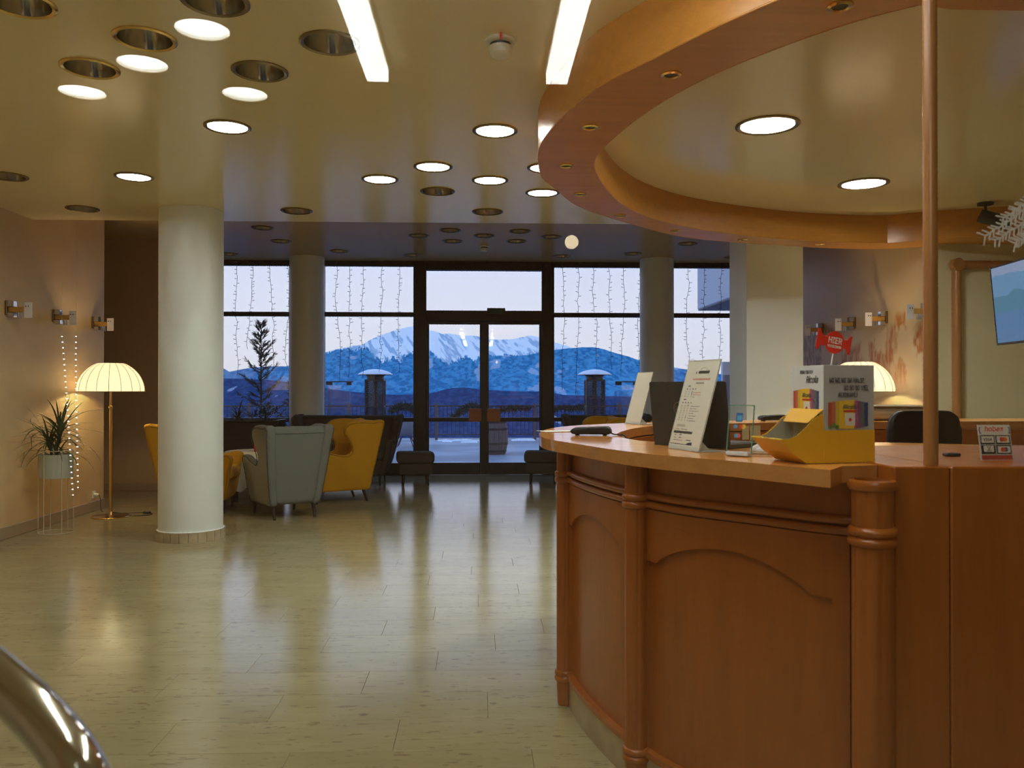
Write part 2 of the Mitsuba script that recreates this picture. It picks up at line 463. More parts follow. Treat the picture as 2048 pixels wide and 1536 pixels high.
put('soffit_board', prism(ringp, ZR, ZR + 0.015), W_RING, k, smooth=25)
put('edge_bead', cat(tube(np.c_[ro_s, np.full(len(ro_s), ZR + 0.004)], 0.006, 6), tube(np.c_[ri_s, np.full(len(ri_s), ZR + 0.004)], 0.006, 6)), W_RING, k, smooth=True)


def canopy_spot(px, py, label):
    x, y = cz(px, py, ZR)
    k = thing('canopy_spotlight', label, 'spotlight', 'small spotlights in the canopy soffit')
    r = 0.047
    put('trim_ring', tr(lathe([(r * .62, 0.0), (r * .62, -.004), (r * .75, -.009), (r, -.004), (r, 0)], 24, closed=True), x, y, ZR), BRASS, k, smooth=40)
    put('lamp_glass', tr(lathe([(r * .62, -.001), (r * .4, -.002), (0, -.003)], 20), x, y, ZR), DARK, k, smooth=True)


for p, l in (((1680, 12), 'small brass spotlight in the canopy soffit nearest the viewer, at the top edge'), ((1342, 149), 'small brass spotlight in the near arm of the canopy, second from the viewer'),
             ((1180, 254), 'small brass spotlight in the canopy soffit, third from the viewer'), ((1132, 331), 'small brass spotlight in the leftmost bend of the canopy'),
             ((1160, 388), 'small brass spotlight just past the leftmost bend of the canopy'), ((1240, 431), 'small brass spotlight in the far arm of the canopy, above the right hand window'),
             ((1351, 461), 'small brass spotlight in the far canopy arm, over the window by the pillar'), ((1485, 479), 'small brass spotlight in the canopy just left of the square pillar'),
             ((1640, 489), 'small brass spotlight in the canopy just right of the square pillar')):
    canopy_spot(*p, l)

# ------------------------------------------------------------------ columns and pillar
CX, CY = -2.72, 7.98
k = thing('round_column', 'large round off-white column on a stone tile base, standing in the lobby', 'column')
put('shaft', tr(lathe([(0.288, 0.095), (0.288, HC - 0.001)], 64), CX, CY), WHITE, k, smooth=30)
put('base_core', tr(lathe([(0, 0.0), (0.292, 0.0), (0.300, 0.094), (0.288, 0.098), (0, 0.098)], 48), CX, CY), WHITE, k)
for i in range(24):
    a0, a1 = i * math.pi / 12 + 0.006, (i + 1) * math.pi / 12 - 0.006
    q = [(0.312 * math.cos(a), 0.312 * math.sin(a)) for a in np.linspace(a0, a1, 5)] + [(0.299 * math.cos(a), 0.299 * math.sin(a)) for a in np.linspace(a1, a0, 5)]
    put('base_tile', tr(prism(Polygon(q), 0.001, 0.092), CX, CY), STONE_DULL, k, smooth=20)
for nm, px in (('round window column left of the glass door', 617), ('round window column right of the glass door', 1316)):
    x = (px - 960) / FPX * 13.30
    k = thing('window_column', nm, 'column', 'round columns at the windows')
    put('shaft', tr(lathe([(0.27, 0.08), (0.27, HL - 0.001)], 48), x, 13.30), WHITE, k, smooth=30)
    put('base', tr(lathe([(0, 0.001), (0.283, 0.001), (0.283, 0.08), (0, 0.08)], 48), x, 13.30), STONE_DULL, k, smooth=30)
k = thing('square_pillar', 'square cream pillar behind the reception desk', 'pillar')
put('shaft', box(3.05, 3.71, 9.45, 10.1, 0.08, HL - .001, 0.004), WHITE, k)
put('base', box(3.04, 3.72, 9.44, 10.11, 0.001, 0.08), STONE_DULL, k)

# ------------------------------------------------------------------ window wall
WX = lambda px: (px - 960) / FPX * YW
WZ = lambda py: EYE + (778 - py) / FPX * YW


def bar(x0, x1, z0, z1, d=0.05): return box(x0, x1, YW - d, YW + d, z0, z1, 0.004)


zt0, zt1, zm0, zm1, zl0, zl1, zs = WZ(534), HL - 0.002, WZ(634), WZ(625.5), WZ(843), WZ(835), WZ(925)
panels = [(-4.30, WX(587)), (WX(587) + .0, WX(648)), (WX(648), WX(832)), (WX(1104), WX(1287)), (WX(1287), WX(1345)), (WX(1345), WX(1512))]
names = {1: None}
wn = 0
for (x0, x1) in panels:
    wn += 1
    k = key_for(f'window_{wn}')
    tag(k, kind='structure')
    w = 0.035
    put('frame', cat(bar(x0, x0 + w, 0.002, zt1), bar(x1 - w, x1, 0.002, zt1), bar(x0 + w, x1 - w, zt0, zt1), bar(x0 + w, x1 - w, 0.002, zs)), FRAME, k)
    put('transom_bar', bar(x0 + w, x1 - w, zm0, zm1), FRAME, k)
    put('lower_bar', bar(x0 + w, x1 - w, zl0, zl1), FRAME, k)
    for a, b in ((zs, zl0), (zl1, zm0), (zm1, zt0)):
        put('pane', (np.array([(x0 + w, YW, a), (x1 - w, YW, a), (x1 - w, YW, b), (x0 + w, YW, b)]), np.array([(0, 1, 2, 3)])), GLASS, k)
# door: fixed frame with a transom light and two leaves
dx0, dx1 = WX(832), WX(1104)
k = key_for('door_1'); tag(k, kind='structure')
zd = WZ(643)
put('frame', cat(bar(dx0, WX(853), 0.002, zt1, .07), bar(WX(1083.5), dx1, 0.002, zt1, .07), bar(WX(853), WX(1083.5), WZ(541.5), zt1, .07), bar(WX(853), WX(1083.5), zd, WZ(622), .07)), FRAME, k)
put('transom_pane', (np.array([(WX(853), YW, WZ(622)), (WX(1083.5), YW, WZ(622)), (WX(1083.5), YW, WZ(541.5)), (WX(853), YW, WZ(541.5))]), np.array([(0, 1, 2, 3)])), GLASS, k)
for a, b, side in ((853, 968, 1), (968.6, 1083.5, -1)):
    A, B = WX(a) + .003, WX(b) - .003
    lf = WX(858.5) if side == 1 else WX(977.5)
    rt = WX(959.5) if side == 1 else WX(1078.5)
    L = put('leaf_frame', cat(bar(A, lf, 0.004, zd - .003, .03), bar(rt, B, 0.004, zd - .003, .03), bar(lf, rt, WZ(649), zd - .003, .03), bar(lf, rt, zl0 - .0, zl1 + .0, .03), bar(lf, rt, 0.004, zs, .03)), FRAME, k)
    put('pane', (np.array([(lf, YW, zs), (rt, YW, zs), (rt, YW, zl0), (lf, YW, zl0)]), np.array([(0, 1, 2, 3)])), GLASS, L)
    put('pane', (np.array([(lf, YW, zl1), (rt, YW, zl1), (rt, YW, WZ(649)), (lf, YW, WZ(649))]), np.array([(0, 1, 2, 3)])), GLASS, L)
    h0, h1 = (WX(938), WX(963)) if side == 1 else (WX(974), WX(1000))
    put('push_plate', box(h0, h1, YW - .085, YW - .03, WZ(843), WZ(817), 0.004), W_X, L, label='brown wooden push plate')
put('astragal', box(WX(963), WX(973.5), YW - .036, YW - .0301, .006, zd - .005, .002), FRAME, k)
k = thing('exit_sign', 'small dark unlit exit sign box above the glass door', 'sign')
put('housing', box(WX(974), WX(1010), YW - .13, YW - .072, WZ(630), WZ(617.5), .004), BLACK, k)
put('face', box(WX(975.5), WX(1008.5), YW - .133, YW - .13, WZ(629), WZ(619)), plain('sign_green', (0.02, 0.07, 0.03), 0.5), k)


# hanging light strings in the windows
def light_string(px, y0, y1, label, wob):
    k = thing('light_string', label, 'light string', 'strings of unlit fairy lights in the windows')
    r = np.random.default_rng(int(px))
    n = 26
    zz = np.linspace(WZ(y0), WZ(y1), n)
    xx = WX(px) + np.cumsum(r.normal(0, 0.010, n)) * wob
    xx -= (xx[0] - WX(px))
    yy = np.full(n, YW - 0.10)
    P = np.c_[xx, yy, zz]
    put('wire', tube(P, 0.0032, 5), BLACK, k)
    bs = []
    for i in range(int(n * 0.95)):
        t = (i + 0.3 + 0.5 * r.random()) / n * (n - 1)
        i0 = min(int(t), n - 2)
        q = P[i0] + (P[i0 + 1] - P[i0]) * (t - i0)
        s = 1 if r.random() < .5 else -1
        e = q + np.array([s * (0.03 + 0.02 * r.random()), 0.0, 0.015 * r.random()])
        bs.append(tube([q, e], [0.003, 0.0046], 5))
    put('bulbs', cat(*bs), BLACK, k, kind='stuff')
    put('hook', box(xx[0] - .008, xx[0] + .008, YW - .108, YW - .05, zz[0] - .012, zz[0] + .012, .002), BLACK, k)


S1 = [(451, 748), (482, 752), (514.5, 700), (548, 735), (580, 740)]
S2 = [(678, 762), (703, 755), (732, 757), (767, 745), (802, 745)]
S3 = [(1124, 780), (1156, 790), (1187, 740), (1218, 740), (1247, 748), (1281, 760)]
S4 = [(1376, 742), (1410, 735), (1444, 728), (1467, 790), (1483, 716)]
ORD = ['leftmost', 'second from left', 'third from left', 'fourth from left', 'fifth from left', 'sixth from left']
for S, w in ((S1, 'the window beside the round column'), (S2, 'the window left of the door'), (S3, 'the window right of the door'), (S4, 'the window beside the square pillar')):
    for i, (px, ye) in enumerate(S):
        light_string(px, 530, ye, f'dark unlit fairy light string, {ORD[i]} in {w}', .35 if px > 1460 else 1.0)

# ------------------------------------------------------------------ reception counter
ZC = 1.19
co = np.array([(0.907, 2.13), (0.823, 2.26), (0.719, 2.43), (0.584, 2.62), (0.43, 2.98), (0.337, 3.30), (0.29, 3.465), (0.270, 3.65), (0.273, 3.85), (0.31, 4.17), (0.41, 4.54), (0.546, 4.79),
               (0.82, 5.06), (1.145, 5.28), (1.6, 5.50), (2.2, 5.68), (3.0, 5.80), (3.9, 5.85)])
ci = np.array([(3.9, 5.30), (3.0, 5.28), (2.2, 5.20), (1.6, 5.06), (1.12, 4.83), (0.94, 4.64), (0.733, 4.20), (0.63, 3.83), (0.625, 3.50), (0.70, 3.30), (0.90, 3.25), (1.15, 3.27), (1.6, 3.22), (1.9, 3.05)])
co_s = cspline(co, 140)
ci_s = cspline(ci, 120)
top = Polygon(np.vstack([co_s, ci_s, [(1.9, 2.992), (1.094, 2.992), (1.094, 2.262), (0.985, 2.24)]])).buffer(0)
k = thing('reception_counter', 'curved reception counter of orange wood with posts and arched panels', 'reception counter')
CK = k
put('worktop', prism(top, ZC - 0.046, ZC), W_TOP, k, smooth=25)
# front wall runs just inside the worktop's edge
fw = cspline([(1.12, 2.29), (1.02, 2.33), (0.86, 2.50), (0.70, 2.68), (0.575, 2.90), (0.475, 3.20), (0.415, 3.50), (0.395, 3.72), (0.40, 3.95), (0.45, 4.25), (0.56, 4.52), (0.70, 4.74), (0.92, 4.95), (1.25, 5.16), (1.7, 5.37), (2.3, 5.55), (3.1, 5.68)], 200)


def offset_line(L, d):
    t = np.gradient(L, axis=0)
    t /= np.linalg.norm(t, axis=1, keepdims=True)
    return L + d * np.c_[-t[:, 1], t[:, 0]]


# the line runs from the near right round to the far right: outside is on its left
def strip(L, d0, d1, z0, z1):
    a, b = offset_line(L, d0), offset_line(L, d1)
    return prism(Polygon(np.vstack([a, b[::-1]])).buffer(0), z0, z1)


def seg(i0, i1): return fw[i0:i1 + 1]
def nearest(x, y): return int(np.argmin(np.hypot(fw[:, 0] - x, fw[:, 1] - y)))


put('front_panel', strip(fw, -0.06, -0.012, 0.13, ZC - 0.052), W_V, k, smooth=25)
for d in (0.150, 0.0):
    pass
put('rail_moulding', cat(*[tube(np.c_[offset_line(fw, 0.004), np.full(len(fw), z)], 0.013, 8) for z in (1.030, 1.000)]), W_X, k, smooth=True)
put('bottom_moulding', strip(fw, -0.05, 0.016, 0.128, 0.150), W_X, k, smooth=25)
IP = [nearest(1.06, 2.33), nearest(0.55, 2.93), nearest(0.395, 3.71), nearest(0.56, 4.52), nearest(1.25, 5.16)]
# arched frames between posts: a proud sheet with an arched opening, bent along the front
for a, b in zip(IP[:-1], IP[1:]):
    L = offset_line(fw, -0.012)[a:b + 1]
    s = np.r_[0, np.cumsum(np.linalg.norm(np.diff(L, axis=0), axis=1))]
    W = s[-1]
    zb, zs_, zt = 0.152, 0.806, 0.985
    m = 0.046
    sh = m + min(.06, .12 * W)
    uu = np.linspace(sh, W - sh, 36)
    arch = [(m, zs_)] + [(u, zs_ + 0.088 * max(0.0, math.sin(math.pi * (u - sh) / (W - 2 * sh))) ** .75) for u in uu] + [(W - m, zs_)]
    # upper board with an arched lower edge, and two stiles
    Pg = Polygon([(0, zt), (W, zt), (W, zb), (W - m, zb)] + arch[::-1] + [(m, zb), (0, zb)])
    cs = m3.CrossSection([np.array(Pg.exterior.coords)[:-1]], m3.FillRule.EvenOdd)
    mm = tomesh(m3.Manifold.extrude(cs, 0.017).refine_to_length(0.05))
    V = mm.vertices
    t = np.gradient(L, axis=0)
    t /= np.linalg.norm(t, axis=1, keepdims=True)
    nn = np.c_[-t[:, 1], t[:, 0]]
    X = np.interp(V[:, 0], s, L[:, 0]) + np.interp(V[:, 0], s, nn[:, 0]) * V[:, 2]
    Y = np.interp(V[:, 0], s, L[:, 1]) + np.interp(V[:, 0], s, nn[:, 1]) * V[:, 2]
    put('arched_frame', trimesh.Trimesh(np.c_[X, Y, V[:, 1]], mm.faces[:, ::-1], process=False), W_V, k, smooth=25)


def post(x, y, r, zt=ZC - 0.052, worn=False):
    n = 48
    ang = np.arange(n) * 2 * np.pi / n

    def ringv(rad, z, flute): return [(x + (rad - flute * (0.5 + 0.5 * math.cos(8 * a)) ** 4) * math.cos(a), y + (rad - flute * (0.5 + 0.5 * math.cos(8 * a)) ** 4) * math.sin(a), z) for a in ang]
    zs2 = [(r * .86, 0.002), (r * .9, 0.02), (r, 0.09), (r, zt)]
    V = np.vstack([ringv(a, b, r * .07) for a, b in zs2])
    Fc = [(i * n + j, i * n + (j + 1) % n, (i + 1) * n + (j + 1) % n, (i + 1) * n + j) for i in range(3) for j in range(n)]
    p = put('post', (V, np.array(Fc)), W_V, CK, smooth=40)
    for z in (0.118, 0.143, 0.998, 1.024):
        put('ring_moulding', tr(lathe([(r * .9, -.013), (r * 1.08, -.0125), (r * 1.20, -.006), (r * 1.22, 0), (r * 1.20, .006), (r * 1.08, .0125), (r * .9, .013)], 32, closed=True), x, y, z), W_X, p, smooth=50)
    return p


p3 = post(1.040, 2.178, 0.052, zt=1.160)
put('ring_moulding', tr(lathe([(0.045, -.014), (0.058, -.012), (0.063, 0), (0.058, .012), (0.045, .014)], 32, closed=True), 1.040, 2.178, 1.146), W_X, p3, smooth=50)
post(0.545, 2.905, 0.040)
post(0.378, 3.71, 0.038)
post(0.545, 4.56, 0.038)
post(1.20, 5.22, 0.038)
put('stone_plinth', cat(strip(fw, -0.055, 0.004, 0.001, 0.127)), STONE_DULL, k, smooth=25)
# panelled block at the right end of the counter
put('end_block', box(1.096, 1.247, 2.172, 2.99, 0.12, ZC + 0.004, 0.004), W_V, k)
put('end_block', box(1.248, 3.9, 2.168, 2.99, 0.12, ZC + 0.004, 0.004), W_V, k)
put('stone_plinth', box(1.11, 3.9, 2.20, 2.9, 0.001, 0.119), STONE_DULL, k)
put('inner_desk', prism(Polygon([(0.70, 3.75), (0.78, 4.2), (1.0, 4.6), (1.3, 4.85), (1.75, 5.0), (2.3, 5.12), (3.0, 5.22), (3.0, 4.85), (2.2, 4.75), (1.6, 4.5), (1.25, 4.1), (1.2, 3.4), (0.75, 3.4)]).buffer(0), 0.76, 0.79), W_TOP, k, smooth=25)
put('inner_wall', prism(LineString(ci_s).buffer(0.012, cap_style=2).intersection(sbox(0.0, 3.25, 4.1, 9)), 0.60, ZC - 0.053), W_X, k, smooth=25)
# wooden post and glass screen on the counter
k = thing('wooden_post', 'slim round wooden post rising from the counter to the ceiling', 'post')
PX, PY = 1.216, 2.21
put('shaft', tr(lathe([(0, ZC + .005), (0.0185, ZC + .005), (0.0185, HC - .001), (0, HC - .001)], 24), PX, PY), W_POST, k, smooth=40)
k = thing('glass_screen', 'clear glass screen on the counter right of the wooden post, with a white twig sticker', 'screen')
put('pane', (np.array([(1.237, PY, ZC + .006), (3.4, PY, ZC + .006), (3.4, PY, HC - .02), (1.237, PY, HC - .02)]), np.array([(0, 1, 2, 3)])), GLASS, k)
tw = []
r = np.random.default_rng(3)


for (xa, ya), (xb, yb) in (((2075, 405), (1970, 472)), ((2080, 425), (1992, 480)), ((2090, 380), (2006, 436)), ((2085, 455), (2030, 486)), ((2110, 400), (2060, 470))):
    A_, B_ = atY(xa, ya, PY), atY(xb, yb, PY)
    n = 13
    w = r.normal(0, .0016, (n, 2)); w[0] = 0
    Q = np.array([(A_[0] + (B_[0] - A_[0]) * t, A_[2] + (B_[2] - A_[2]) * t) for t in np.linspace(0, 1, n)]) + w
    tw.append(LineString(Q).buffer(.0026, quad_segs=2))
    ang = math.atan2(B_[2] - A_[2], B_[0] - A_[0])
    for i in range(1, n):
        for sd in (1, -1):
            a = ang + sd * (.75 + .2 * r.random())
            L = .016 + .010 * r.random()
            tw.append(LineString([Q[i], Q[i] + L * np.array([math.cos(a), math.sin(a)])]).buffer(.0022, quad_segs=2))
twm = prism(shapely.union_all(tw), 0, 0.0006)
twm.apply_transform(trimesh.transformations.rotation_matrix(math.pi / 2, (1, 0, 0)))
put('twig_sticker', tr(twm, 0, PY - .0012, 0), plain('sticker_white', (0.62, 0.58, 0.52), 0.8), k, label='white frosted twig sticker')

# ------------------------------------------------------------------ upholstered furniture
SIDE = [(-.37, .14), (-.40, .30), (-.425, .50), (-.455, .57), (-.455, .615), (-.42, .65), (-.36, .655), (-.25, .625), (-.10, .585), (-.01, .572), (.06, .60), (.075, .65), (.05, .72), (-.01, .79), (-.045, .86), (-.03, .93), (.015, .975),
        (.09, .995), (.20, 1.0), (.33, .99), (.43, 1.005), (.475, .985), (.465, .93), (.36, .40), (.32, .14)]


def warp(m):
    V = m.vertices.copy()
    z = np.clip((V[:, 2] - .14) / .85, 0, 1)
    V[:, 0] *= 0.72 + 0.28 * z ** 0.75
    m.vertices = V
    return m


def side_panel(x, th):
    a = man_prism(SIDE, th)                       # (y, z, x)
    m = soft(a, 0.028, 5)
    v = m.vertices
    return warp(trimesh.Trimesh(np.c_[v[:, 2] + x, v[:, 0], v[:, 1]], m.faces, process=False))


def leg(x, y, h, sx, sy, r0=.013, r1=.023):
    return tube([(x + sx, y + sy, 0.0), (x + sx * .4, y + sy * .4, h * .5), (x, y, h)], [r0, r0 * 1.3, r1], 10)


CH = {}


def wing_chair(kind, w, fabric, seam, x, y, rz, label, group, cat_='armchair', name='wing_armchair', cushions=1):
    """a high-backed wing chair, or a sofa of the same build when w is large; front is -y."""
    h = w / 2
    kk = (kind, w)
    if kk not in CH:
        d = []
        th = 0.105
        d.append(('side', mikit.ply(side_panel(-h, th), fabric, smooth=50)))
        d.append(('side', mikit.ply(side_panel(h - th, th), fabric, smooth=50)))
        bk = man_prism([(.17, .30), (.30, .96), (.34, .985), (.43, .995), (.455, .96), (.31, .16), (.20, .16)], w - 2 * th + .05)
        b = soft(bk, 0.04, 3)
        v = b.vertices
        d.append(('backrest', mikit.ply(warp(trimesh.Trimesh(np.c_[v[:, 2] - h + th - .025, v[:, 0], v[:, 1]], b.faces, process=False)), fabric, smooth=50)))
        d.append(('base', mikit.ply(warp(soft(man_box(-h + th - .02, h - th + .02, -.385, .25, .145, .375), 0.04, 3)), fabric, smooth=50)))
        wc = (w - 2 * th - .01) / cushions
        for i in range(cushions):
            x0 = -h + th + .005 + i * wc
            d.append(('seat_cushion', mikit.ply(warp(soft(man_box(x0, x0 + wc - .006, -.44, .24, .37, .505), 0.035, 5)), fabric, smooth=60)))
        P = np.array(SIDE)
        pipes = []
        for xx in (-h - .001, h + .001):
            q = np.c_[np.full(len(P), xx), P[:, 0], P[:, 1]]
            q = spline(q, 70)
            z = np.clip((q[:, 2] - .14) / .85, 0, 1)
            q[:, 0] *= 0.72 + 0.28 * z ** 0.75
            c = np.array([q[:, 1].mean(), .5])
            q[:, 1:] = c + (q[:, 1:] - c) * 0.972
            pipes.append(tube(q, 0.0045, 5))
        xb = np.linspace(-h + .03, h - .03, 12)
        pipes.append(tube(np.c_[xb, np.full(12, .452), np.full(12, .925)], 0.004, 5))
        d.append(('piping', mikit.ply(cat(*pipes), seam, smooth=True)))
        for sx in (-1, 1):
            d.append(('leg', mikit.ply(leg(sx * (h * .72 - .04), -.34, .15, 0, -.004), LEGW, smooth=40)))
            d.append(('leg', mikit.ply(leg(sx * (h * .72 - .045), .25, .15, 0, .05), LEGW, smooth=40)))
        CH[kk] = d
    k = thing(name, label, cat_, group)
    M = T().translate([x, y, 0]).rotate([0, 0, 1], rz)
    for nm, d in CH[kk]:
        put(nm, d, None, k, to=M)
    return k


G1 = 'wing armchairs round the lobby tables'
wing_chair('grey', .75, GREY, GSEAM, -2.16, 9.37, 213, 'grey wing armchair seen from behind, nearest the round column', G1)
wing_chair('yellow', .80, YELLOW, YSEAM, -1.79, 10.60, -62, 'yellow wing armchair right of the grey one, turned to the table', G1)
wing_chair('yellow', .80, YELLOW, YSEAM, -3.25, 9.74, 95, 'yellow wing armchair mostly hidden behind the round column', G1)
wing_chair('yellow', .80, YELLOW, YSEAM, 1.62, 11.52, -70, 'yellow wing armchair whose back shows over the counter, right of the door', G1)
wing_chair('grey', .82, GREY, GSEAM, 2.62, 10.45, 160, 'grey wing armchair just showing over the counter behind the sign holder', G1)
wing_chair('char', 1.62, CHAR, CSEAM, -1.99, 12.52, 0, 'high charcoal wing sofa in front of the window left of the door', 'charcoal wing sofas', 'sofa', 'wing_sofa', 2)
wing_chair('char', 1.35, CHAR, CSEAM, 1.94, 12.55, 0, 'high charcoal wing sofa in front of the window right of the door', 'charcoal wing sofas', 'sofa', 'wing_sofa', 2)


def footstool(x, y, rz, label):
    k = thing('footstool', label, 'footstool', 'charcoal footstools')
    M = T().translate([x, y, 0]).rotate([0, 0, 1], rz)
    put('body', soft(man_box(-.24, .24, -.20, .20, .15, .32), .03, 4), CHAR, k, smooth=60, to=M)
    put('cushion', soft(man_box(-.265, .265, -.22, .22, .31, .47), .03, 7), CHAR, k, smooth=60, to=M)
    for sx in (-1, 1):
        for sy in (-1, 1):
            put('leg', leg(sx * .17, sy * .13, .165, sx * .01, sy * .01), LEGW, k, smooth=40, to=M)


footstool(-.95, 12.30, 8, 'charcoal footstool standing left in front of the glass door')
footstool(.93, 12.35, -6, 'charcoal footstool right of the glass door, partly behind the counter')

# round table with linen cloth
k = thing('side_table', 'small round table with dark legs under the linen cloth', 'table')
TX, TY, TZ = -2.80, 10.62, .62
put('tabletop', tr(lathe([(0, TZ - .03), (.38, TZ - .03), (.385, TZ - .015), (.38, TZ), (0, TZ)], 40), TX, TY), LEGW, k, smooth=40)
for a in (0.5, 2.1, 3.6, 5.2):
    put('leg', tube([(TX + .26 * math.cos(a), TY + .26 * math.sin(a), 0), (TX + .23 * math.cos(a), TY + .23 * math.sin(a), TZ - .03)], .028, 10), LEGW, k, smooth=40)
nA, V, Fc = 96, [], []
lev = [(0.0, 0), (.25, 0), (.375, 0), (.395, .02), (.402, .15), (.408, .6), (.415, 1.0)]
for i, (rr, t) in enumerate(lev):
    for j in range(nA):
        a = 2 * math.pi * j / nA
        drop = .27 + .20 * abs(math.cos(2 * a + .5)) ** 3
        wv = 0.020 * math.sin(12 * a + 1.0) * max(0, t) + .012 * math.sin(7 * a) * max(0, t)
        R = rr + wv + (.02 * t)
        V.append((TX + R * math.cos(a), TY + R * math.sin(a), TZ + .004 - t * drop))
for i in range(len(lev) - 1):
    for j in range(nA):
        Fc.append((i * nA + j, i * nA + (j + 1) % nA, (i + 1) * nA + (j + 1) % nA, (i + 1) * nA + j))
put('tablecloth', (np.array(V), np.array(Fc)), CLOTH, label='off-white linen cloth draped over the round lobby table', cat='tablecloth', smooth=True)
put('menu_card', tr(box(-.075, .075, -.02, .02, 0, .29, .004), -2.72, 10.47, TZ + .006, rz=.5), RED, label='upright red card on the linen-covered table behind the grey armchair', cat='card')

# dark planter with plants by the window
k = thing('planter_trough', 'long dark planter trough by the window behind the armchairs', 'planter')
put('box', cat(box(-4.22, -3.05, 12.72, 13.25, 0.0, .90, .01)), CHAR, k)
put('rim', cat(box(-4.24, -3.03, 12.70, 12.75, .90, .93), box(-4.24, -3.03, 13.22, 13.27, .90, .93), box(-4.24, -4.19, 12.75, 13.22, .90, .93), box(-3.08, -3.03, 12.75, 13.22, .90, .93)), BLACK, k)
put('soil', box(-4.19, -3.08, 12.75, 13.22, .90, .912), plain('soil', (.02, .015, .01), .9), k)


def blade(p, a, L, up, w, curl, n=7):
    """one narrow arching leaf: a thin folded strip."""
    d = np.array([math.cos(a), math.sin(a), 0])
    s = np.array([-math.sin(a), math.cos(a), 0])
    V, pos, el = [], np.array(p, float), up
    for i in range(n + 1):
        t = i / n
        ww = w * (math.sin(math.pi * min(1, .12 + .88 * (1 - t)) * .5 + 0.0)) * (1 if i < n else .1)
        nrm = np.array([0, 0, 1.0]) * .25 * ww
        V += [pos - s * ww, pos - nrm, pos + s * ww]
        pos = pos + (d * math.cos(el) + np.array([0, 0, 1]) * math.sin(el)) * L / n
        el -= curl / n
    Fc = []
    for i in range(n):
        for j in (0, 1):
            a0 = i * 3 + j
            Fc += [(a0, a0 + 1, a0 + 4), (a0, a0 + 4, a0 + 3)]
    return trimesh.Trimesh(V, Fc, process=False)


def tuft(x, y, z, n, L, w, seed, stem=0.0):
    r = np.random.default_rng(seed)
    out = []
    for i in range(n):
        out.append(blade((x, y, z + stem * r.random()), r.random() * 2 * math.pi, L * (.65 + .5 * r.random()), .25 + 1.15 * r.random(), w, .6 + 1.5 * r.random()))
    return out


k = thing('grassy_plant', 'dark grassy plant in the planter trough beside the round column', 'plant')
put('leaves', cat(*tuft(-3.72, 13.0, .94, 60, .38, .008, 5)), LEAF, k, kind='stuff')
put('stem', tube([(-3.72, 13.0, .91), (-3.72, 13.0, .98)], .03, 8), LEAF, k)
k = thing('bushy_plant', 'dark bushy plant in the planter trough beside the grassy one', 'plant')
rr_ = np.random.default_rng(9)
lv = []
for i in range(260):
    u = rr_.normal(0, 1, 3)
    u /= np.linalg.norm(u)
    c = np.array([-3.30, 13.0, 1.06]) + u * np.array([.20, .12, .13]) * rr_.random() ** .4
    lv.append(blade(c, rr_.random() * 6.28, .07, rr_.random() - .2, .012, .6, 3))
put('leaves', cat(*lv), LEAF, k, kind='stuff')
put('stem', tube([(-3.30, 13.0, .91), (-3.30, 13.0, 1.06)], .014, 6), LEGW, k)


# ------------------------------------------------------------------ floor lamps with pleated dome shades
def floor_lamp(x, y, label):
    k = thing('floor_lamp', label, 'floor lamp', 'brass floor lamps with dome shades')
    put('base', tr(lathe([(0, 0), (.19, 0), (.195, .008), (.185, .016), (.03, .024), (.016, .06), (0, .06)], 40), x, y), BRASS, k, smooth=40)
    p = put('pole', tr(lathe([(0, .05), (.017, .05), (.017, 1.20), (.0, 1.20)], 16), x, y), BRASS, k, smooth=40)
    put('collar', tr(lathe([(.017, 1.19), (.024, 1.192), (.024, 1.212), (.012, 1.216)], 16), x, y), BRASS, p, smooth=40)
    put('upper_pole', tr(lathe([(.012, 1.20), (.012, 1.62)], 14), x, y), BRASS, p, smooth=40)
    z0, z1, R, rt = 1.372, 1.682, .345, .135
    prof = [(R, z0), (R * .995, z0 + .03)]
    for t in np.linspace(0.12, 1, 14):
        a = t * math.acos(rt / R)
        prof.append((R * math.cos(a), z0 + (z1 - z0) * math.sin(a) / math.sin(math.acos(rt / R))))
    nseg = 36
    prof = np.array(prof)
    V, Fc = [], []
    NA = nseg * 4
    for (r, z) in prof:
        for j in range(NA):
            a = 2 * math.pi * j / NA
            f = 1 - .014 * abs(math.cos(a * 9))
            V.append((x + r * f * math.cos(a), y + r * f * math.sin(a), z))
    for i in range(len(prof) - 1):
        for j in range(NA):
            Fc.append((i * NA + j, i * NA + (j + 1) % NA, (i + 1) * NA + (j + 1) % NA, (i + 1) * NA + j))
    s = put('shade', (np.array(V), np.array(Fc)), PAPER, k, smooth=True, label='glowing cream pleated dome shade', emitter=emit((SHADE, SHADE * .74, SHADE * .40), .6))
    lines = []
    for j in range(18):
        a = 2 * math.pi * (j + .5) / 18
        lines.append(tube(np.array([(x + (r + .002) * math.cos(a), y + (r + .002) * math.sin(a), z) for r, z in prof]), .0022, 4))
    put('shade_rib', cat(*lines), plain('shade_rib', (.42, .30, .14), .8), s, kind='stuff')
    put('shade_hem', tube([(x + R * math.cos(a), y + R * math.sin(a), z0) for a in np.linspace(0, 2 * math.pi, 64, endpoint=False)], .004, 6, closed=True), 'mat_shade_rib', s)
    put('bulb', tr(trimesh.creation.uv_sphere(radius=.045, count=[10, 14]), x, y, 1.50), WHITE, k, smooth=True, emitter=emit((300, 219, 107), 4.0))
    put('spider', cat(*[tube([(x, y, 1.60), (x + .128 * math.cos(a), y + .128 * math.sin(a), z1 - .004)], .003, 5) for a in (0.3, 2.4, 4.5)]), BRASS, k)


floor_lamp(-4.045, 9.32, 'tall brass floor lamp with lit dome shade by the left wall')
floor_lamp(3.98, 8.62, 'lit dome-shaded lamp by the painted wall behind the candy display')

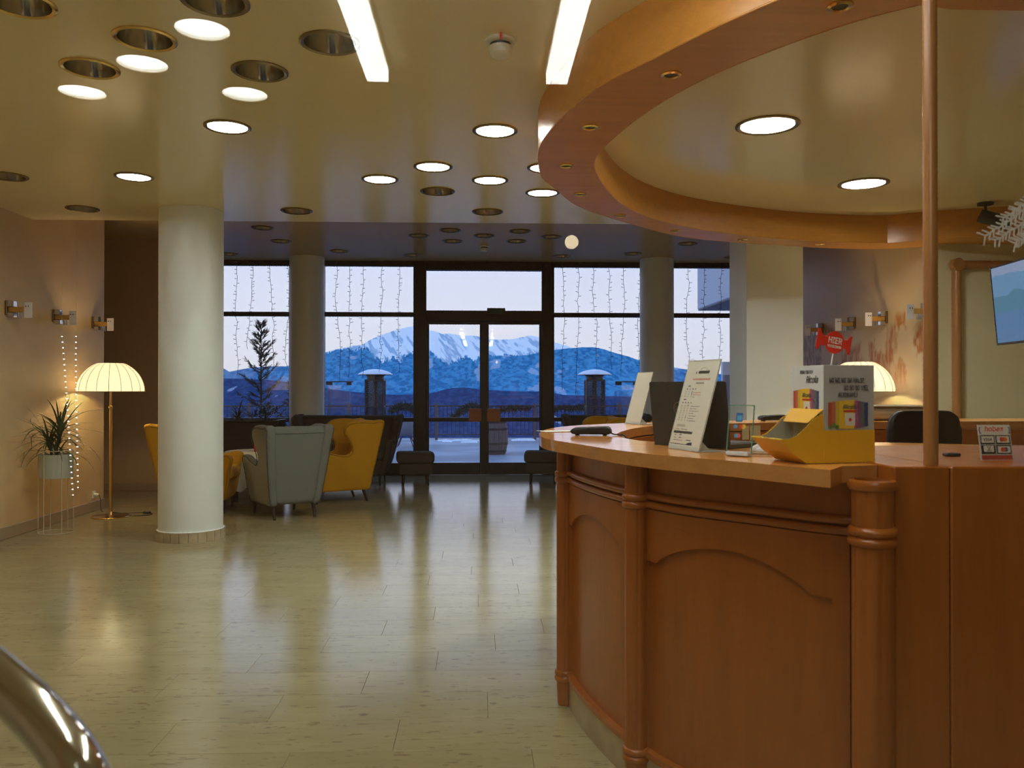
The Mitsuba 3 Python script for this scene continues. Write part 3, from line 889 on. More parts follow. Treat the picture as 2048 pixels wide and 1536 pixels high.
# planter stand with dracaena, LED strings
SX, SY = -4.135, 8.32
k = thing('plant_stand', 'cream wire stand holding a sage round pot by the left wall', 'plant stand')
put('base_ring', tube([(SX + .155 * math.cos(a), SY + .155 * math.sin(a), .005) for a in np.linspace(0, 2 * math.pi, 48, endpoint=False)], .0045, 6, closed=True), WIRE, k, smooth=True)
put('top_ring', tube([(SX + .155 * math.cos(a), SY + .155 * math.sin(a), .80) for a in np.linspace(0, 2 * math.pi, 48, endpoint=False)], .0035, 6, closed=True), WIRE, k, smooth=True)
for a in (0.25, 1.3, 2.35, 3.4, 4.45, 5.5):
    put('rod', tube([(SX + .155 * math.cos(a), SY + .155 * math.sin(a), .004), (SX + .155 * math.cos(a), SY + .155 * math.sin(a), .80)], .0032, 6), WIRE, k)
put('pot', tr(lathe([(0, .535), (.146, .535), (.149, .54), (.149, .765), (.14, .765), (.138, .72), (0, .72)], 40), SX, SY), POT, k, smooth=40)
k = thing('dracaena', 'spiky green dracaena in the sage pot on the wire stand', 'plant')
put('stem', cat(tube([(SX, SY, .71), (SX + .01, SY, .86), (SX + .03, SY + .01, .98)], [.016, .012, .010], 8), tube([(SX - .03, SY - .02, .71), (SX - .05, SY, .84), (SX - .06, SY, .92)], [.013, .011, .009], 8)), LEGW, k, smooth=40)
bl = []
r5 = np.random.default_rng(12)
for (hx, hy, hz, n) in ((.03, .01, .99, 46), (-.06, 0, .92, 40), (0.0, 0, .80, 22)):
    for i in range(n):
        bl.append(blade((SX + hx, SY + hy, hz - .12 * r5.random()), r5.random() * 6.28, .26 + .26 * r5.random(), -.25 + 1.6 * r5.random() ** .8, .0105, .6 + 1.5 * r5.random()))
for b in bl:
    b.vertices[:, 0] = np.maximum(b.vertices[:, 0], XL + .03)
    put('leaf', b, LEAF, k)


def led_string(pts, label):
    k = thing('led_string', label, 'light string', 'hanging strings of white LEDs')
    P = np.array(pts, float)
    Q = cspline(P, 60)
    put('wire', tube(np.vstack([[Q[0][0], Q[0][1], HC - .001], Q]), .0012, 4), WIRE, k)
    n = int(np.sum(np.linalg.norm(np.diff(Q, axis=0), axis=1)) / .052)
    R = np.array([np.interp(np.linspace(0, 1, n), np.linspace(0, 1, 60), Q[:, i]) for i in range(3)]).T
    bead = trimesh.creation.icosphere(subdivisions=1, radius=.0062)
    bead.apply_scale((1.5, 1, .8))
    put('leds', cat(*[tr(bead, *q) for q in R]), WHITE, k, kind='stuff', emitter=emit((2.4, 2.6, 2.8), .12))


led_string([atY(124, 673, 8.12), atY(131, 760, 8.12), atY(137, 850, 8.12), atY(146, 990, 8.12)], 'left strand of white LEDs hanging in front of the dracaena')
led_string([atY(152, 673, 8.10), atY(152, 760, 8.10), atY(154, 870, 8.10), atY(156, 975, 8.10)], 'right strand of white LEDs hanging in front of the dracaena')

# wall socket with plug and lamp cord
k = thing('wall_socket', 'white wall socket with a plug low on the left wall', 'socket')
put('plate', box(XL, XL + .012, 9.72, 9.80, .15, .23, .004), PAPER, k)
put('plug', tr(lathe([(0, 0), (.02, 0), (.018, .035), (.006, .05), (0, .05)], 16), XL + .012, 9.76, .19, ry=math.pi / 2), PAPER, k, smooth=40)
cord = cspline([(XL + .06, 9.76, .19), (XL + .09, 9.74, .10), (XL + .12, 9.70, .01), (-4.15, 9.62, .005), (-4.02, 9.56, .005), (-3.82, 9.60, .005), (-3.66, 9.48, .005), (-3.72, 9.36, .005), (-3.86, 9.34, .012)], 60)
put('lamp_cord', tube(cord, .004, 6), BLACK, label='thin dark cord curling on the floor from the wall socket to the lamp', cat='cord', smooth=True)
put('cord_switch', box(-3.78, -3.70, 9.52, 9.56, .004, .024, .004), BLACK, label='small dark foot switch on the lamp cord', cat='switch')


# wall sconces
def sconce(side, y, z, label):
    k = thing('wall_sconce', label, 'wall lamp', 'unlit chrome wall sconces')
    x = XL if side > 0 else XR
    def bb(a0, a1, y0, y1, z0, z1, b=.003):
        u0, u1 = x + side * a0, x + side * a1
        return box(min(u0, u1), max(u0, u1), y + y0, y + y1, z + z0, z + z1, b)
    put('wall_plate', bb(.0005, .02, -.045, .045, -.055, .075), DBRASS, k)
    put('lamp_block', bb(.02, .075, -.035, .03, .02, .075), CHROME, k)
    put('arm', bb(.02, .16, -.02, .02, -.03, .02), plain('amber', (.45, .24, .06), .3), k)
    put('lower_block', bb(.02, .075, -.03, .03, -.075, -.032), CHROME, k)
    p = put('reflector_plate', bb(.16, .235, -.012, -.004, -.085, .062, .002), plain('sconce_plate', (.78, .76, .80), .3), k)
    put('screw', cat(bb(.172, .182, -.016, -.012, .02, .03, .001), bb(.196, .206, -.016, -.012, .02, .03, .001)), BLACK, p)
    put('glass_rod', cat(*[tr(lathe([(0, -.03), (.008, -.03), (.008, .03), (0, .03)], 12), x + side * a, y, z - .055) for a in (.105, .13)]), CHROME, k, smooth=40)


for s, y, z, l in ((1, 8.0, 2.15, 'chrome wall sconce nearest the viewer on the left wall'), (1, 8.86, 2.15, 'middle chrome wall sconce on the left wall'), (1, 9.74, 2.15, 'chrome wall sconce at the far end of the left wall'),
                   (-1, 10.62, 2.17, 'chrome wall sconce farthest back on the painted right wall, behind the red candy sign'), (-1, 9.70, 2.17, 'chrome wall sconce second from the back on the painted right wall'),
                   (-1, 8.93, 2.17, 'chrome wall sconce left of the wooden post on the painted right wall'), (-1, 8.05, 2.17, 'chrome wall sconce partly behind the wooden post on the right wall')):
    sconce(s, y, z, l)

# smoke detectors
def detector(x, y, z, s, label, red):
    k = thing('smoke_detector', label, 'smoke detector')
    put('base', tr(lathe([(0, 0), (.075 * s, 0), (.075 * s, -.012 * s), (.05 * s, -.02 * s), (0, -.02 * s)], 32), x, y, z - .0005), PAPER, k, smooth=40)
    put('slot_ring', tr(lathe([(.05 * s, -.02 * s), (.046 * s, -.035 * s), (.052 * s, -.036 * s)], 32), x, y, z), BLACK, k)
    put('cap', tr(lathe([(.056 * s, -.034 * s), (.054 * s, -.07 * s), (.045 * s, -.078 * s), (0, -.08 * s)], 32), x, y, z), PAPER, k, smooth=40)
    if red:
        put('indicator', box(x - .006, x + .006, y - .09, y - .078, z - .03, z - .0005), RED, k, label='red indicator tab')


detector(*cz(1001, 80), HC, 1.0, 'white smoke detector with a red tab on the lobby ceiling', True)
detector(*cz(968, 492, HL), HL, 1.0, 'small smoke detector in the dark lounge ceiling above the door', False)

# office partition at the back right: wood frame, wood dado, television, spot lamp
k = thing('wooden_portal', 'wooden portal frame with half round mouldings against the office wall', 'frame')
pz = lambda py: EYE + (778 - py) / FPX * 7.85
pxx = lambda px: (px - 960) / FPX * 7.85
def hr(x, z0, z1, r=.045): return tr(lathe([(0, z0), (r, z0), (r, z1), (0, z1)], 24), x, 7.91)
put('upright', hr(pxx(1941), .002, pz(530), .043), W_POST, k, smooth=40)
put('disc', tr(lathe([(0, -.04), (.058, -.04), (.064, -.03), (.064, .03), (.058, .04), (0, .04)], 32), pxx(1941), 7.90, pz(523), rx=math.pi / 2), W_POST, k, smooth=40)
put('head_rail', tube([(pxx(1945), 7.91, pz(522)), (6.3, 7.91, pz(522))], .042, 16), W_POST, k, smooth=40)
put('dado_rail', cat(tube([(pxx(1930), 7.90, pz(858)), (6.3, 7.90, pz(858))], .014, 10), tube([(pxx(1930), 7.90, pz(864)), (6.3, 7.90, pz(864))], .014, 10)), W_POST, k, smooth=40)
put('dado_panel', box(pxx(1945), 6.3, 7.915, 7.945, .002, pz(866), .003), W_POST, k)
TVP = [atY(1980, 536, 6.6), atY(1993, 690, 6.6)]
k = thing('television', 'flat screen television hung from the ceiling at the right edge, showing a blue sea', 'television')
a = TVP[0]
M4 = np.eye(4)
ux = np.array([-.12, -.993, 0.0])
un = np.array([-.993, .12, 0.0])
tilt = math.radians(5)
uz = np.array([0, 0, 1.0]) * math.cos(tilt) + un * math.sin(tilt)
nn_ = np.cross(ux, uz)
Wt, Ht = 1.12, .63
org = a - uz * Ht
M4[:3, 0], M4[:3, 1], M4[:3, 2], M4[:3, 3] = ux, uz, nn_, org
def tvp(m):
    m = m.copy(); m.apply_transform(M4); return m
put('housing', tvp(box(0, Wt, 0, Ht, -.06, -.001, .004)), BLACK, k)
put('bezel', tvp(prism(sbox(0, 0, Wt, Ht).difference(sbox(.012, .018, Wt - .012, Ht - .012)), -.002, .004)), BLACK, k)
def shore(y, amp, s):
    xs = np.linspace(.012, Wt - .012, 40)
    return list(zip(xs, y + amp * (meshkit.fbm(np.c_[xs * 6, np.full(40, s), np.zeros(40)], 4) - .5)))
h1, h2, h3 = shore(.255, .0, 1), shore(.40, .08, 2), shore(.54, .06, 5)
lo, hi = [(Wt - .012, .018), (.012, .018)], [(Wt - .012, Ht - .012), (.012, Ht - .012)]
for nm, pg, c in (('picture_sea', Polygon(h1 + lo), (.10, .26, .52)), ('picture_hills', Polygon(h1 + h2[::-1]), (.09, .27, .42)),
                  ('picture_haze', Polygon(h2 + h3[::-1]), (.16, .36, .62)), ('picture_sky', Polygon(h3 + hi), (.33, .43, .66))):
    put(nm, tvp(prism(pg.buffer(0), -.0012, 0.0008)), BLACK, k, emitter=emit(tuple(.62 * v for v in c), .1))
mt = org + ux * (Wt * .5) + uz * (Ht * .5) - nn_ * .09
put('ceiling_mount', cat(tvp(box(Wt / 2 - .1, Wt / 2 + .1, Ht / 2 - .1, Ht / 2 + .12, -.12, -.06)), tube([mt, (mt[0], mt[1], HC - .001)], .025, 12)), BLACK, k, smooth=30)
k = thing('track_spotlight', 'black cylinder spotlight hanging inside the canopy at the right', 'spotlight')
sp = atZ(1964, 408, HC)
sp = np.array([sp[0] - .0, sp[1] - .05, HC])
put('base', tr(lathe([(0, 0), (.07, 0), (.065, -.02), (.02, -.03), (0, -.03)], 24), sp[0], sp[1], HC - .001), BLACK, k, smooth=40)
put('stem', tube([(sp[0], sp[1], HC - .03), (sp[0] + .01, sp[1], HC - .10)], .012, 10), BLACK, k)
put('head', tube([(sp[0] - .04, sp[1] + .02, HC - .11), (sp[0] + .18, sp[1] - .06, HC - .20)], [.058, .066], 24), BLACK, k, smooth=40)

# ------------------------------------------------------------------ things on the counter
Z0 = ZC + 0.0006


def frame(o, u, v):
    """matrix that lays local x along u, local y along v, local z out of the face."""
    u = np.array(u, float); u /= np.linalg.norm(u)
    v = np.array(v, float); v -= u * (u @ v); v /= np.linalg.norm(v)
    M = np.eye(4)
    M[:3, 0], M[:3, 1], M[:3, 2], M[:3, 3] = u, v, np.cross(u, v), o
    return M


def laid(m, M):
    m = m.copy(); m.apply_transform(M); return m


def rect(x0, y0, x1, y1, z=0.0, h=.0006): return box(x0, x1, y0, y1, z, z + h)


def sign_holder(p0, p1, label, printed):
    """A4 sheet in a slanted acrylic holder; its face looks at the customers (-x)."""
    k = thing('sign_holder', label, 'sign holder', None)
    a, b = np.array([*p0, Z0 + .0035]), np.array([*p1, Z0 + .0035])
    u = (b - a) / np.linalg.norm(b - a)
    W = np.linalg.norm(b - a)
    back = np.array([-u[1], u[0], 0])           # away from the customers
    v = np.array([0, 0, 1.0]) * math.cos(.27) + back * math.sin(.27)
    H = .318
    M = frame(a, u, v)
    put('sheet', laid(box(0, W, .012, H - .002, -.0012, 0.0, 0), M), PAPER, k)
    acr = plain('acrylic_edge', (.60, .62, .56), .2)
    put('holder_edge', laid(cat(box(-.002, .001, 0, H, -.003, .0018), box(W - .001, W + .002, 0, H, -.003, .0018), box(0, W, H - .002, H, -.003, .0018), box(0, W, 0, .012, -.003, .0005)), M), acr, k)
    q = a + back * .10
    put('foot', laid(box(0, W, -.003, .105, -.0025, .0, 0), frame(a - np.array([0, 0, .0005]), u, back)), acr, k)
    put('gusset', laid(prism(Polygon([(0, 0), (.035, 0), (0, .035)]), -.001, .001), frame(a + u * W * .8 + back * .03, back, [0, 0, 1])), acr, k)
    if printed:
        r = np.random.default_rng(4)
        d, g_, ru, band = [], [], [], []
        def ln(lst, x, y, w, h=.0032): lst.append(rect(x * W, y * H, (x + w) * W, y * H + h))
        ln(d, .40, .845, .34, .010); ln(d, .31, .847, .035, .007)
        for t in np.linspace(0, math.pi, 9): g_.append(tr(rect(-.003, -.0006, .003, .0006), (.55 + .10 * math.cos(t)) * W, .885 * H + .008 * math.sin(t), 0, rz=t + math.pi / 2))
        ln(ru, .26, .772, .56, .006); ln(g_, .40, .73, .24, .0055)
        ln(d, .16, .70, .08)
        for i in range(4): ln(d, .14 + .09 * i, .665, .035)
        for i in range(3):
            ln(g_, .12, .635 - .025 * i, .03); ln(g_, .22, .635 - .025 * i, .03); ln(d if i < 2 else g_, .33, .627 - .025 * i, .016, .006); ln(ru if i < 2 else g_, .39, .627 - .025 * i, .24 if i < 2 else .06, .0025)
        ln(d, .12, .545, .08)
        for i in range(4): ln(d, .10 + .09 * i, .51, .035)
        for i in range(7):
            y = .475 - .027 * i
            ln(g_, .09, y, .03); ln(g_, .20, y, .03); ln(d if i in (0, 5) else ru, .31, y, .014, .0055); ln(g_, .40, y - .002, .12 + .18 * r.random(), .0025)
        ln(g_, .10, .262, .26, .0025); ln(g_, .10, .248, .28, .0025); ln(g_, .10, .212, .10, .003); ln(g_, .27, .212, .20, .003)
        for i in range(2): ln(g_, .10, .145 - .03 * i, .06, .003); ln(d, .26, .15 - .03 * i, .07, .003)
        ln(g_, .10, .09, .28, .0025); ln(d, .52, .095, .14, .003)
        band.append(rect(.05 * W, .170 * H, .66 * W, .170 * H + .0085))
        band.append(rect(.02 * W, .048 * H, .70 * W, .048 * H + .0022))
        band.append(prism(Polygon([(.52 * W, .048 * H), (.60 * W, .075 * H), (.72 * W, .082 * H), (.74 * W, .048 * H)]), 0, .0006))
        S = k + '__sheet'
        for nm, l, m_ in (('print_text', d, PRINT), ('print_fine_text', g_, PRINTG), ('print_colour_text', ru, PRINTR), ('print_band', band, PRINT)):
            put(nm, laid(cat(*l), M), m_, S)
    return k


sign_holder((.668, 2.935), (.722, 2.735), 'white price list in a slanted acrylic holder, in front of the laptop', True)
sign_holder((.885, 5.06), (.935, 4.85), 'blank cream sheet in a slanted acrylic holder at the far bend of the counter', False)

# laptop, lid towards the customers
k = thing('laptop', 'black laptop standing open on the counter behind the price list', 'laptop')
a, b = np.array([.655, 3.125, Z0]), np.array([.868, 2.872, Z0])
u = (b - a) / np.linalg.norm(b - a); W = np.linalg.norm(b - a)
back = np.array([-u[1], u[0], 0])
put('base', laid(box(0, W, .0, .225, 0, .016, .003), frame(a, u, back)), DARK, k)
put('keyboard', laid(box(.02, W - .02, .06, .16, .0162, .0175), frame(a, u, back)), BLACK, k)
v = np.array([0, 0, 1.0]) * math.cos(.13) - back * math.sin(.13)
M = frame(a + np.array([0, 0, .012]), u, v)
lid = put('lid', laid(prism(rounded(W, .226, .008), -.006, 0).apply_translation((W / 2, .113, 0)), M), plain('laptop_lid', (.042, .042, .040), .45), k)
put('screen', laid(box(.012, W - .012, .014, .216, -.0068, -.0061), M), BLACK, lid)
put('logo_ring', laid(tr(lathe([(.021, 0), (.0235, 0), (.0235, .0006), (.021, .0006)], 32, closed=True), W * .385, .128, 0.0002), M), SILVER, lid)
tx = text('DELL', .011, .0006, True); tx.apply_translation((W * .385 - tx.bounds[1][0] / 2, .1225, .0002))
put('logo_letters', laid(tx, M), SILVER, lid)


def phone(x, y, rz, label, s=1.0):
    k = thing('card_terminal', label, 'card terminal', 'black hand-held devices lying on the counter')
    m = soft(man_prism([(-.085, 0), (.085, 0), (.092, .012), (.08, .036), (.02, .034), (-.075, .030), (-.092, .016)], .075).rotate((90, 0, 0)).translate((0, .0375, .004)), .012, 3)
    put('body', tr(m, x, y, Z0, rz=rz), BLACK, k, smooth=40)
    put('display', tr(box(-.06, .0, -.025, .025, .034, .0362), x, y, Z0, rz=rz), DARK, k)
    for fx in (-.07, .055):
        put('foot', tr(box(fx, fx + .015, -.02, .02, 0, .006), x, y, Z0, rz=rz), BLACK, k)
    return k


phone(.505, 3.78, -.25, 'black card terminal on the near bend of the counter, with a cord')
put('terminal_cord', tube(cspline([(.585, 3.765, Z0 + .018), (.615, 3.74, Z0 + .004), (.640, 3.71, Z0 + .003), (.675, 3.69, Z0 - .06), (.70, 3.70, Z0 - .22)], 30), .003, 6), BLACK, label='thin black cord running from the card terminal over the inner counter edge', cat='cord', smooth=True)
phone(1.92, 5.42, .05, 'black hand-held device lying on the far counter before the square pillar')
put('paper_sheet', tr(box(-.105, .105, -.07, .07, 0, .0012), .40, 4.12, Z0 + .001, rz=.35), PAPER, label='white paper sheet lying on the leftmost bend of the counter', cat='paper')
for i, (x, y, rz, h, l) in enumerate(((.70, 3.87, .2, .075, 'small note stuck to the inner counter edge by the terminal cord'),)):
    put('note', tr(box(-.02, .02, -.002, 0, -.07, .0), .665, 3.86, ZC - .001, rz=1.2), PAPER, label=l, cat='note')

# small glass stand with card logos
k = thing('glass_card_stand', 'small upright greenish glass plate with card stickers on the counter', 'stand')
a, b = np.array([.775, 2.60, Z0]), np.array([.835, 2.545, Z0])
u = (b - a) / np.linalg.norm(b - a); W = np.linalg.norm(b - a)
back = np.array([-u[1], u[0], 0])
v = np.array([0, 0, 1.0]) * math.cos(.16) + back * math.sin(.16) + u * .03
H = .152
M = frame(a + np.array([0, 0, .008]), u, v)
put('plate', laid(trimesh.Trimesh([(0, 0, 0), (W, 0, 0), (W, H, 0), (0, H, 0)], [(0, 1, 2), (0, 2, 3)]), M), GLASS, k)
put('green_edge', laid(cat(box(-.001, .0006, 0, H, -.003, .003), box(W - .0006, W + .001, 0, H, -.003, .003), box(0, W, H - .0012, H + .001, -.003, .003)), M), plain('glass_green', (.12, .34, .24), .15, .5), k)
put('foot', laid(box(.004, W - .004, -.008, .006, -.016, .016, .002), M), plain('foot_white', (.66, .68, .72), .3), k)
def disc2(x, y, r): return tr(lathe([(0, .0002), (r, .0002), (r, .001), (0, .001)], 20), x, y)
for nm, m_, c in (('blue_sticker', rect(.024, .100, .046, .128), (.03, .14, .42)), ('light_blue_sticker', rect(.028, .104, .044, .120, .0006), (.10, .38, .62)), ('red_sticker', disc2(.042, .085, .0075), (.50, .06, .03)),
                  ('yellow_sticker', disc2(.051, .085, .0075), (.70, .50, .05)), ('cyan_sticker', disc2(.028, .056, .007), (.06, .35, .50)), ('pink_sticker', disc2(.036, .056, .007), (.55, .08, .12)), ('small_blue_sticker', disc2(.024, .085, .007), (.12, .30, .50))):
    put(nm, laid(m_, M), plain(nm, c, .4), k)
nk = thing('note_pad', 'cream notes stuck on the inner counter edge behind the glass card stand', 'note')
put('sheet', laid(rect(0, 0, .05, .085), frame((1.60, 5.045, ZC - .10), (.9, .28, 0), (0, 0, 1))), plain('note_cream', (.72, .68, .42), .7), nk)
put('sheet', laid(rect(0, 0, .075, .09), frame((1.655, 5.062, ZC - .105), (.9, .28, 0), (0, 0, 1))), 'mat_note_cream', nk)
k = thing('ball_pen', 'bronze pen lying on the counter right of the glass card stand', 'pen')
put('barrel', tube([(.80, 2.66, Z0 + .005), (.925, 2.60, Z0 + .005)], .0042, 10), plain('pen_bronze', (.40, .28, .17), .3), k, smooth=40)
put('tip', tube([(.80, 2.66, Z0 + .005), (.785, 2.667, Z0 + .005)], [.0042, .001], 10), CHROME, k, smooth=40)
k = thing('computer_mouse', 'small white mouse on the counter between the glass stand and candy display', 'computer mouse')
mm = soft(m3.Manifold.sphere(1.0, 32).scale((.065, .036, .034)).trim_by_plane((0, 0, 1), 0.0), .012, 1)
put('shell', tr(mm, .955, 2.72, Z0 + .001, rz=-.5), plain('mouse_white', (.72, .74, .74), .3), k, smooth=60)
put('wheel', tr(box(.035, .055, -.006, .006, .016, .026, .003), .955, 2.72, Z0 + .001, rz=-.5), BLACK, k)

# cardboard candy display with a hopper
k = thing('candy_display', 'yellow and grey cardboard candy dispenser with a hopper, on the counter corner', 'candy display')
C = np.array([.966, 2.312, Z0 + .0012])
ux = np.array([.155, .030, 0]); ux /= np.linalg.norm(ux)
uy = np.array([-ux[1], ux[0], 0])
S, HT = .162, .276
MS = frame(C, ux, [0, 0, 1])                      # side face towards the viewer: local z = -uy
MB = frame(C, ux, uy)                             # footprint frame, z up
MF = frame(C + uy * S, -uy, [0, 0, 1])            # front face towards the customers: x runs from far to near
GREYC = plain('carton_grey', (.46, .47, .46), .55)
WHC = plain('carton_white', (.66, .68, .70), .5)
put('carton', laid(box(.001, S, .001, S - .001, .0, HT, .001), MB), GREYC, k)
put('side_yellow', laid(rect(0, 0, S, .092, 0, .001), MS), CAMBER, k)
put('front_face', laid(rect(.0, .115, S, HT, 0, .0012), MF), WHC, k)


def packs(M, x0, y0, w, h, parent):
    cols = [(.45, .07, .03), (.52, .14, .10), (.66, .45, .04), (.80, .52, .04), (.80, .52, .04), (.80, .52, .04), (.38, .10, .22), (.20, .09, .16), (.10, .13, .14), (.03, .06, .16)]
    ws = [.9, .9, .8, 1.3, 1.3, 1.3, .9, .8, .8, .9]
    tot = sum(ws); x = x0
    bands = {}
    for i, (c, wi) in enumerate(zip(cols, ws)):
        hh = h * (1.0 - .012 * abs(i - 4.5) ** 1.3)
        dx = wi / tot * w
        put('printed_pack', laid(rect(x + .0004, y0 + (h - hh), x + dx - (.0004 if i not in (3, 4) else 0), y0 + hh, .0012, .0007), M), plain(f'pack_{i}', c, .5) if f'mat_pack_{i}' not in scene else f'mat_pack_{i}', parent)
        x += dx
    xc, cw = x0 + w * .345, w * .385
    t_ = text('Ricola', h * .135, .0005, True)
    sc = cw * .9 / t_.bounds[1][0]
    t_.apply_scale((sc, 1, 1)); M2 = np.eye(4); M2[0, 1] = .25
    t_.apply_transform(M2); t_.apply_translation((xc + .002, y0 + h * .70, .0021))
    put('pack_lettering', laid(t_, M), PRINT, parent)
    put('pack_band', laid(rect(xc + .004, y0 + h * .585, xc + cw - .004, y0 + h * .65, .002, .0006), M), RED, parent)
    put('pack_label', laid(rect(xc + .010, y0 + h * .12, xc + cw - .008, y0 + h * .55, .002, .0006), M), PAPER, parent)
    put('pack_emblem', laid(tr(lathe([(0, 0), (h * .06, 0), (h * .06, .0006), (0, .0006)], 14), xc + cw * .52, y0 + h * .32, .0027), M), RED, parent)
    put('pack_leaves', laid(cat(*[tr(lathe([(0, 0), (.006, 0), (.006, .0006), (0, .0006)], 8), x0 + .006 + .011 * i, y0 + .006 + .006 * (i % 2), .0022) for i in range(3)]), M), plain('herb_green', (.10, .20, .05), .6) if 'mat_herb_green' not in scene else 'mat_herb_green', parent)


def words(M, parent, lines, mat_=PRINT):
    ms = []
    for (t_, x, y, h, w) in lines:
        q = text(t_, h, .0006, True)
        q.apply_scale((w / q.bounds[1][0], 1, 1)); q.apply_translation((x, y, .0012))
        ms.append(q)
    put('lettering', laid(cat(*ms), M), mat_, parent)


words(MS, k, [('MI MI MI IM HALS?', .016, .226, .0135, .112), ('SO SO SO VIEL', .062, .205, .0135, .080), ('AUSWAHL!', .044, .185, .0135, .062)])
packs(MS, .012, .095, .128, .082, k)
FFK = k + '__front_face'
words(MF, FFK, [('NIMM EINFACH', .045, .252, .010, .065)])
q = text('Ricola', .019, .0006, True); q.apply_scale((.060 / q.bounds[1][0], 1, 1)); M2 = np.eye(4); M2[0, 1] = .3; q.apply_transform(M2); q.apply_translation((.074, .226, .0014))
put('script_lettering', laid(q, MF), BLACK, FFK)
packs(MF, .010, .125, .130, .085, FFK)
# hopper: two curved cheeks, floor, lip and header flap
prof = [(0, 0), (-.055, 0), (-.100, .030), (-.135, .068), (-.105, .070), (-.085, .078), (-.060, .098), (-.035, .122), (-.012, .135), (0, .138)]
cheek = Polygon([(a_, b_) for a_, b_ in prof])
hop = k
put('hopper_cheek', laid(prism(cheek, -.001, .001), frame(C + uy * .001, ux, [0, 0, 1])), CAMBER, hop)
put('hopper_cheek', laid(prism(cheek, -.001, .001), frame(C + uy * (S - .001), ux, [0, 0, 1])), CAMBER, hop)
MH = frame(C, ux, uy)
def sheetq(pts, th=.0012):
    P = np.array(pts, float)
    n_ = np.cross(P[1] - P[0], P[2] - P[0]); n_ /= np.linalg.norm(n_)
    V = np.vstack([P, P + n_ * th])
    return trimesh.convex.convex_hull(V)
front = [(-.055, .002, .0), (-.055, S - .002, .0), (-.135, S - .002, .068), (-.135, .002, .068)]
put('hopper_front', laid(cat(sheetq([front[0], front[1], (-.100, S - .002, .030), (-.100, .002, .030)]), sheetq([(-.100, .002, .030), (-.100, S - .002, .030), front[2], front[3]])), MH), CAMBER, hop)
put('hopper_lip', laid(cat(box(-.137, -.128, .002, .062, .0665, .0695), box(-.137, -.128, .088, S - .002, .0665, .0695)), MH), CDYEL, hop)
put('hopper_floor', laid(sheetq([(-.054, .003, .001), (-.001, .003, .001), (-.001, S - .003, .001), (-.054, S - .003, .001)]), MH), plain('carton_inside', (.30, .31, .26), .7), hop)
put('hopper_inside', laid(sheetq([(-.001, .003, .002), (-.001, S - .003, .002), (-.001, S - .003, .112), (-.001, .003, .112)]), MH), 'mat_carton_inside', hop)
put('header_flap', laid(sheetq([(-.002, .0, .150), (-.002, S, .150), (-.040, S - .018, .112), (-.040, .018, .112)]), MH), CAMBER, hop)
put('hopper_back_cheek_inside', laid(prism(Polygon(prof).buffer(-.003), -.0005, .0005), frame(C + uy * (S - .003), ux, [0, 0, 1])), 'mat_carton_inside', hop)
# red candy-shaped sign on a white stick
k = thing('candy_sign', 'red candy-shaped sign on a white stick, standing in the candy display', 'sign')
MC = frame(atY(1669, 685, 2.44), ux * .98 - np.array([0, 0, .16]), [.10, 0, 1.0])
el = Point(0, 0).buffer(.033, quad_segs=10)
wl = Polygon([(-.026, .010), (-.045, .020), (-.055, .034), (-.060, .033), (-.061, -.024), (-.054, -.030), (-.046, -.018), (-.026, -.010)])
wr = Polygon([(.026, .008), (.040, .014), (.050, .028), (.056, .026), (.055, -.028), (.049, -.028), (.040, -.014), (.026, -.008)])
put('board', laid(prism(shapely.union_all([el, wl, wr]), -.001, .001), MC), plain('candy_red', (.72, .035, .02), .45), k)
for t_, h, w, y_ in (('HIER', .018, .047, -.003), ('PROBIEREN', .0075, .046, -.016)):
    q = text(t_, h, .0006, True); q.apply_scale((w / q.bounds[1][0], 1, 1)); q.apply_translation((-w / 2, y_, .0012))
    put('lettering', laid(q, MC), PAPER, k)
c0 = (MC @ np.array([0, -.033, 0, 1]))[:3]
put('stick', tube([c0, (c0[0] - .012, c0[1], ZC + HT - .045)], .0022, 8), PAPER, k)
put('stick_clip', laid(prism(affinity.scale(Point(0, 0).buffer(.011), 1, 1.5), 0, .0012), frame((c0[0] - .012, C[1] + S * .45, ZC + HT - .030), -uy, [0, 0, 1])), PAPER, k)

# credit card sign
k = thing('card_sign', 'small card payment sign with red lettering behind the glass screen', 'sign')
o = np.array([1.448, 2.36, Z0])
MK = frame(o, (1, .02, 0), (0, .18, 1)); MK[:3, :3] *= .86
WK, HK = .112, .124
put('board', laid(box(0, WK, 0, HK, -.004, 0), MK), plain('sign_grey', (.50, .50, .47), .5), k)
put('top_panel', laid(prism(rounded(WK, .034, .004), 0, .0008).apply_translation((WK / 2, HK - .017, .0002)), MK), PAPER, k)
q = text('hobex', .017, .0006, True); q.apply_scale((.066 / q.bounds[1][0], 1, 1)); M2 = np.eye(4); M2[0, 1] = .2; q.apply_transform(M2); q.apply_translation((.020, HK - .022, .0012))
put('red_lettering', laid(q, MK), plain('hobex_red', (.60, .09, .05), .5), k)
put('bracket_mark', laid(cat(*[m_ for s in (0, 1) for m_ in (rect((.002 if s == 0 else WK - .005), HK - .030, (.005 if s == 0 else WK - .002), HK - .008, .001), rect((.002 if s == 0 else WK - .009), HK - .030, (.009 if s == 0 else WK - .002), HK - .027, .001), rect((.002 if s == 0 else WK - .009), HK - .011, (.009 if s == 0 else WK - .002), HK - .008, .001))]), MK), plain('bracket_blue', (.06, .05, .16), .5), k)
put('card_frame', laid(cat(rect(.004, .058, .053, .088, .0002), rect(.057, .058, .108, .088, .0002), rect(.004, .025, .053, .055, .0002), rect(.057, .025, .108, .055, .0002)), MK), BLACK, k)
put('card_field', laid(cat(rect(.007, .063, .050, .085, .0008), rect(.061, .063, .104, .085, .0008), rect(.012, .032, .047, .053, .0008), rect(.061, .029, .104, .051, .0008)), MK), PAPER, k)
ms = []
